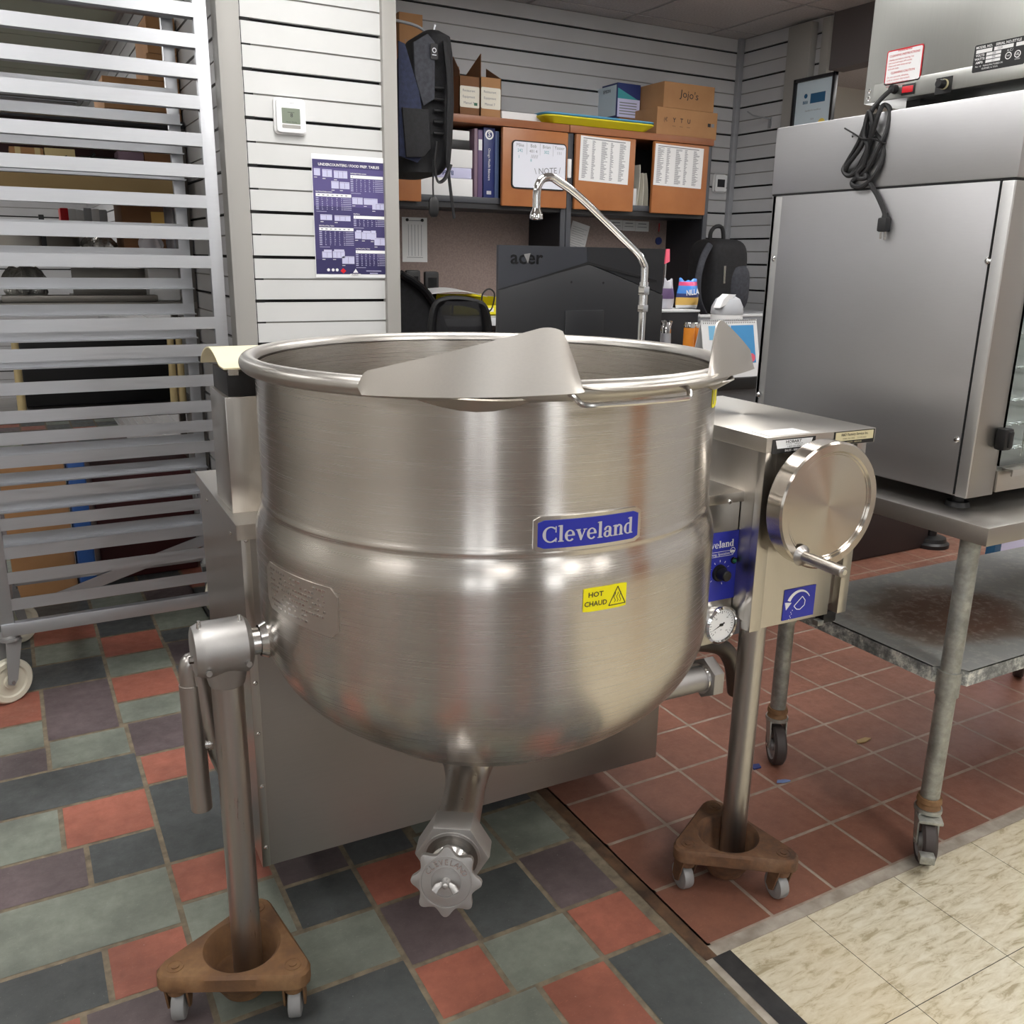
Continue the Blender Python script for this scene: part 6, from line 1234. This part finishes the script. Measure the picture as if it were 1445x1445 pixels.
# low partition behind the counter
y = 3.6; a = AY(1075, 443, y); m = MB(); m.box((3.05, y, 0), (3.78, y+.04, a.z-.012), 'partition', .003); pt = thing('desk_partition', (3.4, y, 0), 'low grey partition with a metal top rail behind the bottle', 'partition'); m.build('panel', pt); m = MB(); m.box((3.05, y-.003, a.z-.012), (3.78, y+.043, a.z), 'desk_edge', .002); m.build('top_rail', pt)
# ------------------------------------------------------------------ backpacks
yb = 4.0
def bp(px, py, dy=0): return AY(px, py, yb+dy)
zB = ZD+.001
t = thing('backpack', (bp(1010, 445).x, yb, ZD), 'black backpack standing on the desk in the far corner', 'backpack')
a, b = bp(984, 400), bp(1036, 400); zt_ = bp(1010, 337).z; xc = (a.x+b.x)/2
m = MB(); m.ell((xc, yb, (zB+zt_)/2), ((b.x-a.x)/2, .13, (zt_-zB)/2), 'fabric_black', 28, 18, p=4.5); m.build('bag', t)
m = MB(); m.ell((xc+.06, yb-.09, zB+.14), (.075, .06, .13), 'fabric_grey', 20, 12, p=3); m.build('front_pocket', t)
m = MB(); m.tube(bez([bp(1002, 342), bp(1003, 328), bp(1010, 320), bp(1019, 322), bp(1021, 340)], 6), .011, 'fabric_black', 8); m.build('top_handle', t)
m = MB(); m.tube(bez([bp(1002, 345, -.1), bp(992, 365, -.16), bp(985, 395, -.17), bp(986, 425, -.16), bp(996, 448, -.12)], 6), .018, 'fabric_grey', 8, flat=.4); m.build('strap', t); m = MB(); m.tube([bp(1023, 375, -.13), bp(1022, 400, -.13)], .006, 'chrome_soft', 8); m.build('zip_pull', t)
yb = 3.62
t = thing('backpack', (bp(600, 150).x, yb, bp(600, 250).z), 'large black and navy backpack hanging from a hook by the partition edge', 'backpack')
def body(u, v): pass
c0 = bp(600, 150); 
rows = [(40, 606, 626), (50, 590, 634), (70, 577, 639), (100, 566, 641), (140, 560, 642), (190, 558, 640), (225, 558, 637), (243, 562, 622), (250, 572, 602)]
vs = []; fs = []; n = 24
for i, (py, p0, p1) in enumerate(rows):
    A, B = bp(p0, py), bp(p1, py); cx_ = (A.x+B.x)/2; rx = (B.x-A.x)/2; ry = .13 if 0 < i < len(rows)-1 else .05
    for k in range(n):
        t_ = 2*pi*k/n; g_ = lambda v: (1 if v >= 0 else -1)*abs(v)**.75; vs.append((cx_+rx*g_(cos(t_)), yb+.06+ry*g_(sin(t_)), A.z))
for i in range(len(rows)-1):
    for k in range(n): fs.append([i*n+k, (i+1)*n+k, (i+1)*n+(k+1) % n, i*n+(k+1) % n])
fs += [list(range(n)), [(len(rows)-1)*n+k for k in range(n)][::-1]]
m = MB(); m.add(vs, fs, 'fabric_black'); m.build('bag', t, sharp=60)
def patch(pts, dy, mat, name, th=.012):
    m = MB(); P = [bp(px, py, dy) for px, py in pts]; m.prism([(p.x, p.z) for p in P], 0, th, mat, Matrix(((1, 0, 0, 0), (0, 0, -1, yb+dy), (0, 1, 0, 0), (0, 0, 0, 1))), bev=.004); return m.build(name, t)
patch([(561, 58), (570, 62), (590, 130), (594, 155), (600, 215), (588, 230), (562, 220)], -.085, 'fabric_navy', 'navy_front')
patch([(582, 60), (602, 48), (612, 60), (612, 140), (596, 150), (584, 108)], -.085, 'fabric_grey', 'grey_panel')
patch([(566, 152), (603, 155), (606, 210), (596, 222), (572, 222)], -.10, 'fabric_black', 'lower_pocket', .014)
q = bp(614, 72, -.11); m = MB(Matrix(((1, 0, 0, q.x), (0, 0, -1, yb-.1), (0, 1, 0, q.z), (0, 0, 0, 1)))); m.prism(rrect(.03, .056, .006), 0, .002, 'black'); m.lathe([(.009, .002), (.009, .003), (.006, .003)], (0, .004, 0), (0, 0, 1), 'sign_silver', 16); m.box((-.009, -.014, .002), (.009, -.011, .003), 'sign_silver'); m.build('emblem_patch', t)
m = MB()
for k in range(5): m.cyl(bp(612, 124+16*k, -.085), bp(626, 125+16*k, -.085), .006, 'black', 8)
m.build('webbing_loops', t)
m = MB(); m.tube(bez([bp(628, 60, -.07), bp(634, 120, -.09), bp(633, 180, -.09), bp(632, 230, -.07), bp(636, 270, -.06), bp(641, 308, -.05)], 6), [.022]*13+[.02]*6+[.013]*12, 'fabric_black', 8, flat=.35); m.build('strap', t)
m = MB(); m.tube(bez([bp(617, 200, -.085), bp(614, 235, -.085), bp(618, 256, -.08), bp(628, 252, -.08), bp(636, 232, -.08)], 6), .009, 'black', 8, flat=.4); m.build('strap', t)
m = MB(); m.tube(bez([bp(612, 225, -.085), bp(611, 260, -.08), bp(612, 285, -.08)], 6), .006, 'black', 8, flat=.5); q = bp(612, 292, -.08); m.ell(q, (.022, .01, .04), 'black', 14, 8, p=3); m.build('strap', t)
q = bp(606, 40, 0); m = MB(); m.tube(bez([V((XP1-.01, yb+.06, q.z+.03)), V((q.x-.05, yb+.06, q.z+.02)), V((q.x+.03, yb+.06, q.z-.005)), V((q.x+.05, yb+.06, q.z+.03))], 5), .006, 'trim_alu', 8); tag(m.build('coat_hook'), 'metal hook carrying the hanging backpack', 'hook')
# ------------------------------------------------------------------ store shelving behind the rack
YS = 4.35
def sp(px, py, dy=0): return AY(px, py, YS+dy)
SX0, SX1 = -1.6, .768
shz = [sp(200, 569).z-.03, sp(130, 427).z, sp(130, 361).z, sp(260, 172).z]
su = thing('storage_shelving', ((SX0+SX1)/2, YS+.3, 0), 'steel storage shelving loaded with boxes and pans behind the rack', 'shelving')
for k, z in enumerate(shz): m = MB(); m.box((SX0, YS, z-.03), (SX1, YS+.6, z), ('steel_dark', 'tank_steel', 'tank_steel', 'hutch_black')[k], .003); m.build('shelf', su)
for x in (SX0, SX1-.032):
    for y in (YS+.002, YS+.56): m = MB(); m.box((x, y, 0), (x+.03, y+.04, shz[3]-.02), 'steel_dark', .003); m.build('upright', su)
def sbox(px0, pyt, px1, z, mat, lab, name='cardboard_box', cat='box', dy=.05, d=.35, deco=None, grp='boxes on the store shelving', x1=None):
    A, B = sp(px0, pyt, dy), sp(px1, pyt, dy); xe = B.x if x1 is None else x1; xe = min(xe, SX1)
    t = thing(name, ((A.x+xe)/2, YS+dy+d/2, z), lab, cat, grp); m = MB(); m.box((A.x, YS+dy, z+.0005), (xe, YS+dy+d, A.z), mat, .004); m.build('carton', t)
    if deco: m = MB(Matrix(((1, 0, 0, A.x), (0, 0, -1, YS+dy-.0006), (0, 1, 0, z), (0, 0, 0, 1)))); deco(m, xe-A.x, A.z-z); m.build('label', t)
    return A.z
z4 = shz[3]
za = sbox(150, 152, 288, z4, 'cardboard_dark', 'flat brown carton on the top store shelf, lowest of its stack', d=.4)
zb_ = sbox(143, 106, 288, za, 'cardboard', 'wide cardboard box with a folded flap in the store stack', d=.4)
zc = sbox(206, 74, 288, zb_, 'cardboard', 'cardboard box with a white torn label on the store stack', deco=lambda m, w, h: (m.box((w*.4, h*.3, 0), (w*.95, h*.75, .0006), 'paper'), [m.box((w*.44, h*(.36+.1*i), .0006), (w*.9, h*(.39+.1*i), .001), 'red_print') for i in range(4)]))
zd = sbox(204, 20, 288, zc, 'cardboard', 'cardboard box with a printed white label, topmost of the store stack', deco=lambda m, w, h: (m.box((w*.42, h*.2, 0), (w*.98, h*.55, .0006), 'paper'), [m.box((w*.46, h*(.24+.08*i), .0006), (w*.93, h*(.27+.08*i), .001), 'ink_grey') for i in range(4)]))
z3 = shz[2]
# tan board right behind the rack, standing on two blocks of cartons
A, B = AY(-260, 240, 4.2), AY(266, 249, 4.2); zt_ = B.z; zl_ = AY(266, 279, 4.2).z
m = MB(); m.prism(rrect(1.9, .24, .04, 6, min(B.x, .725)-.95, 4.34), zl_, zt_, 'tan_board', bev=.008); t_b = tag(m.build('cutting_board'), 'long tan board with rounded corners lying across the store shelf', 'board')
for px0, px1, k in ((172, 232, 0), (-150, -60, 1)): A, B = AY(px0, 300, 4.4), AY(px1, 300, 4.4); tt = thing('cardboard_box', ((A.x+B.x)/2, 4.5, z3), ('brown carton with a yellow label under the tan board', 'brown carton under the left end of the tan board')[k], 'box'); m = MB(); m.box((A.x, 4.42, z3+.0005), (B.x, 4.7, zl_-.0005), 'cardboard_dark', .003); m.build('carton', tt); m = MB(); m.box((A.x+.12, 4.4194, z3+.1), (B.x-.0, 4.42, z3+.19), 'chip_gold'); m.build('label', tt)
tz_ = zt_
for px0, px1, pyt, mt, lab in ((166, 202, 212, 'binder_mauve', 'greyish brown carton on the tan board, left of the pair'), (203, 240, 213, 'cardboard_dark', 'brown carton on the tan board beside the rack post'), (12, 60, 206, 'cardboard', 'carton with pale straps on the tan board'), (62, 105, 208, 'tan_edge', 'pale tan carton on the tan board')):
    A, B = AY(px0, pyt, 4.3), AY(px1, pyt, 4.3); m = MB(); m.box((A.x, 4.3, tz_+.0005), (B.x, 4.44, A.z), mt, .003); tt = thing('cardboard_box', ((A.x+B.x)/2, 4.37, tz_), lab, 'box', 'cartons standing on the tan board'); m.build('carton', tt)
    if mt == 'cardboard': m = MB(); [m.box((A.x+.02+.07*k, 4.298, tz_+.001), (A.x+.04+.07*k, 4.3, A.z), 'tan_edge') for k in range(3)]; m.build('strap', tt)
A, B = AY(110, 216, 4.32), AY(165, 216, 4.32); m = MB(); m.box((A.x, 4.3, tz_+.0005), (B.x, 4.44, A.z-.01), 'black', .01); m.tube(bez([V((A.x-.05, 4.3, tz_+.06)), V((A.x-.02, 4.3, tz_+.02)), V((A.x+.02, 4.29, tz_+.03)), V((A.x+.06, 4.3, A.z))], 5), .006, 'black', 8); tag(m.build('black_appliance'), 'low black appliance with a cord on the tan board', 'appliance')
m = MB(); A, B = AY(-30, 174, 4.9), AY(255, 176, 4.9); m.box((A.x, 4.75, tz_+.0), (.725, 4.9, min(A.z, shz[3]-.04)), 'maroon', .004); tag(m.build('maroon_panel'), 'dark maroon panel behind the cartons on the store shelf', 'panel')
# tank with a strap, foil bundles and plastic bags on the second shelf
A, B = sp(-90, 310, .1), sp(113, 315, .1); r_ = .22; cx_ = B.x-r_
t = thing('steel_tank', (cx_, YS+.3, z3), 'round steel tank with a black strap on the store shelf', 'tank'); m = MB(); m.lathe([(0, 0), (r_, 0), (r_, A.z-z3-.01), (r_-.01, A.z-z3), (0, A.z-z3)], (cx_, YS+.23, z3+.0005), (0, 0, 1), 'tank_steel', 40); m.build('drum', t); q = sp(60, 330, .06); m = MB(); m.box((q.x-.01, YS-.002, z3+.001), (q.x+.01, YS+.01, A.z+.03), 'black', .002); m.build('strap', t)
def bundle(px0, px1, pyt, z, lab, name, mat, n=7, dy=.08, dd=.1, grp='wrapped bundles on the store shelf'):
    A, B = sp(px0, pyt, dy), sp(px1, pyt, dy); t = thing(name, ((A.x+B.x)/2, YS+dy+.1, z), lab, 'bundle', grp); m = MB(); random.seed(px0+500); h = A.z-z
    def f(u, v): return (A.x+(B.x-A.x)*(.5+.5*cos(2*pi*u)*(.55+.45*sin(pi*min(v*.9+.08, 1)))*(1+.12*sin(u*41+v*9))), YS+dy+dd+dd*sin(2*pi*u)*(.55+.45*sin(pi*min(v*.9+.08, 1)))*(1+.15*sin(u*37)), z+.001+h*v*(1-.04*sin(u*23)))
    m.grid(f, 40, 8, mat); m.add([f(i/40, 1) for i in range(40)], [list(range(40))], mat); m.build('wrap', t)
bundle(116, 166, 332, z3, 'shiny foil wrapped bundle beside the steel tank', 'foil_bundle', 'foil_bag'); bundle(196, 230, 330, z3, 'ribbed clear plastic bundle below the brown carton', 'plastic_bundle', 'clear_plastic', dy=.0, dd=.03); bundle(231, 257, 290, z3, 'crumpled clear plastic bundle beside the far rack post', 'plastic_bundle', 'clear_plastic', dy=.05)
for k in range(6):
    A = sp(84+11*k, 293, .46); m = MB(); m.box((A.x, YS+.46, z3+.001), (A.x+.035, YS+.59, A.z-.004*(k % 3)), ('red', 'white', 'white', 'desk_grey', 'white', 'desk_grey')[k], .006); tag(m.build('wrapped_roll'), ('wrapped roll with a red edge standing behind the tank', 'white wrapped roll next to the red edged one', 'white wrapped roll, third from the red edged one', 'grey wrapped roll, fourth from the red edged one', 'white wrapped roll, fifth from the red edged one', 'grey wrapped roll nearest the foil bundle')[k], 'roll', 'wrapped rolls in a row behind the tank')
z2 = shz[1]
bundle(0, 66, 377, z2, 'glittering foil bundle on the lower store shelf', 'foil_bundle', 'foil_bag', dy=.1)
A, B = sp(100, 378, .2), sp(206, 378, .2); m = MB(); m.box((A.x, YS+.2, z2+.0005), (B.x, YS+.22, A.z), 'tank_steel', .002); m.box((A.x, YS+.2, z2+.0005), (B.x, YS+.5, z2+.02), 'tank_steel', .002); tag(m.build('baking_pan'), 'grey steel pan standing upright on the lower store shelf', 'pan')
A, B = sp(208, 378, .1), sp(252, 378, .1); m = MB(); m.box((A.x, YS+.1, z2+.0005), (B.x, YS+.4, A.z), 'white', .01); tag(m.build('white_tub'), 'white tub at the right end of the lower store shelf', 'tub')
A, B = sp(0, 404, .02), sp(222, 404, .02); m = MB(); m.box((A.x, YS+.02, z2+.0005), (B.x, YS+.09, z2+.03), 'tank_steel', .008); tag(m.build('tray_stack'), 'low dark steel trays along the lower store shelf front', 'tray')
# lower level
z1 = shz[0]
A, B = sp(30, 520, .25), sp(245, 520, .25); m = MB(); m.box((A.x, YS+.25, z1+.0005), (B.x, YS+.55, z1+.3), 'black', .01); tag(m.build('black_cabinet'), 'black appliance body on the bottom store shelf', 'appliance')
for k, px in enumerate((22, 241, 253)): A = sp(px, 505, .06); m = MB(); m.cyl((A.x, YS+.06, z1+.0005), (A.x+.004, YS+.06, z1+.34), .018, 'tan_edge', 12, .014); tag(m.build('wooden_handle'), ('wooden handle standing at the left of the bottom shelf', 'wooden handle standing beside the far rack post', 'wooden handle nearest the slat wall')[k], 'handle', 'wooden handles on the bottom store shelf')
A, B = AY(32, 640, 4.3), AY(88, 640, 4.3); m = MB(); m.box((A.x-.1, 4.3, .0), (B.x, 4.6, .62), 'cardboard', .006); tag(m.build('cardboard_box'), 'tall cardboard box on the floor under the store shelving', 'box')
A, B = AY(92, 640, 4.25), AY(118, 640, 4.25); m = MB(); m.box((A.x, 4.25, .0), (B.x, 4.5, .66), 'blue_glove', .02); tag(m.build('blue_sack'), 'blue sack beside the cardboard box under the shelving', 'sack')
A, B = AY(125, 640, 4.4), AY(285, 640, 4.4); m = MB(); m.box((A.x, 4.42, .0), (B.x-.05, 4.8, .55), 'maroon', .02); tag(m.build('storage_crate'), 'dark maroon crate on the floor under the store shelving', 'crate')
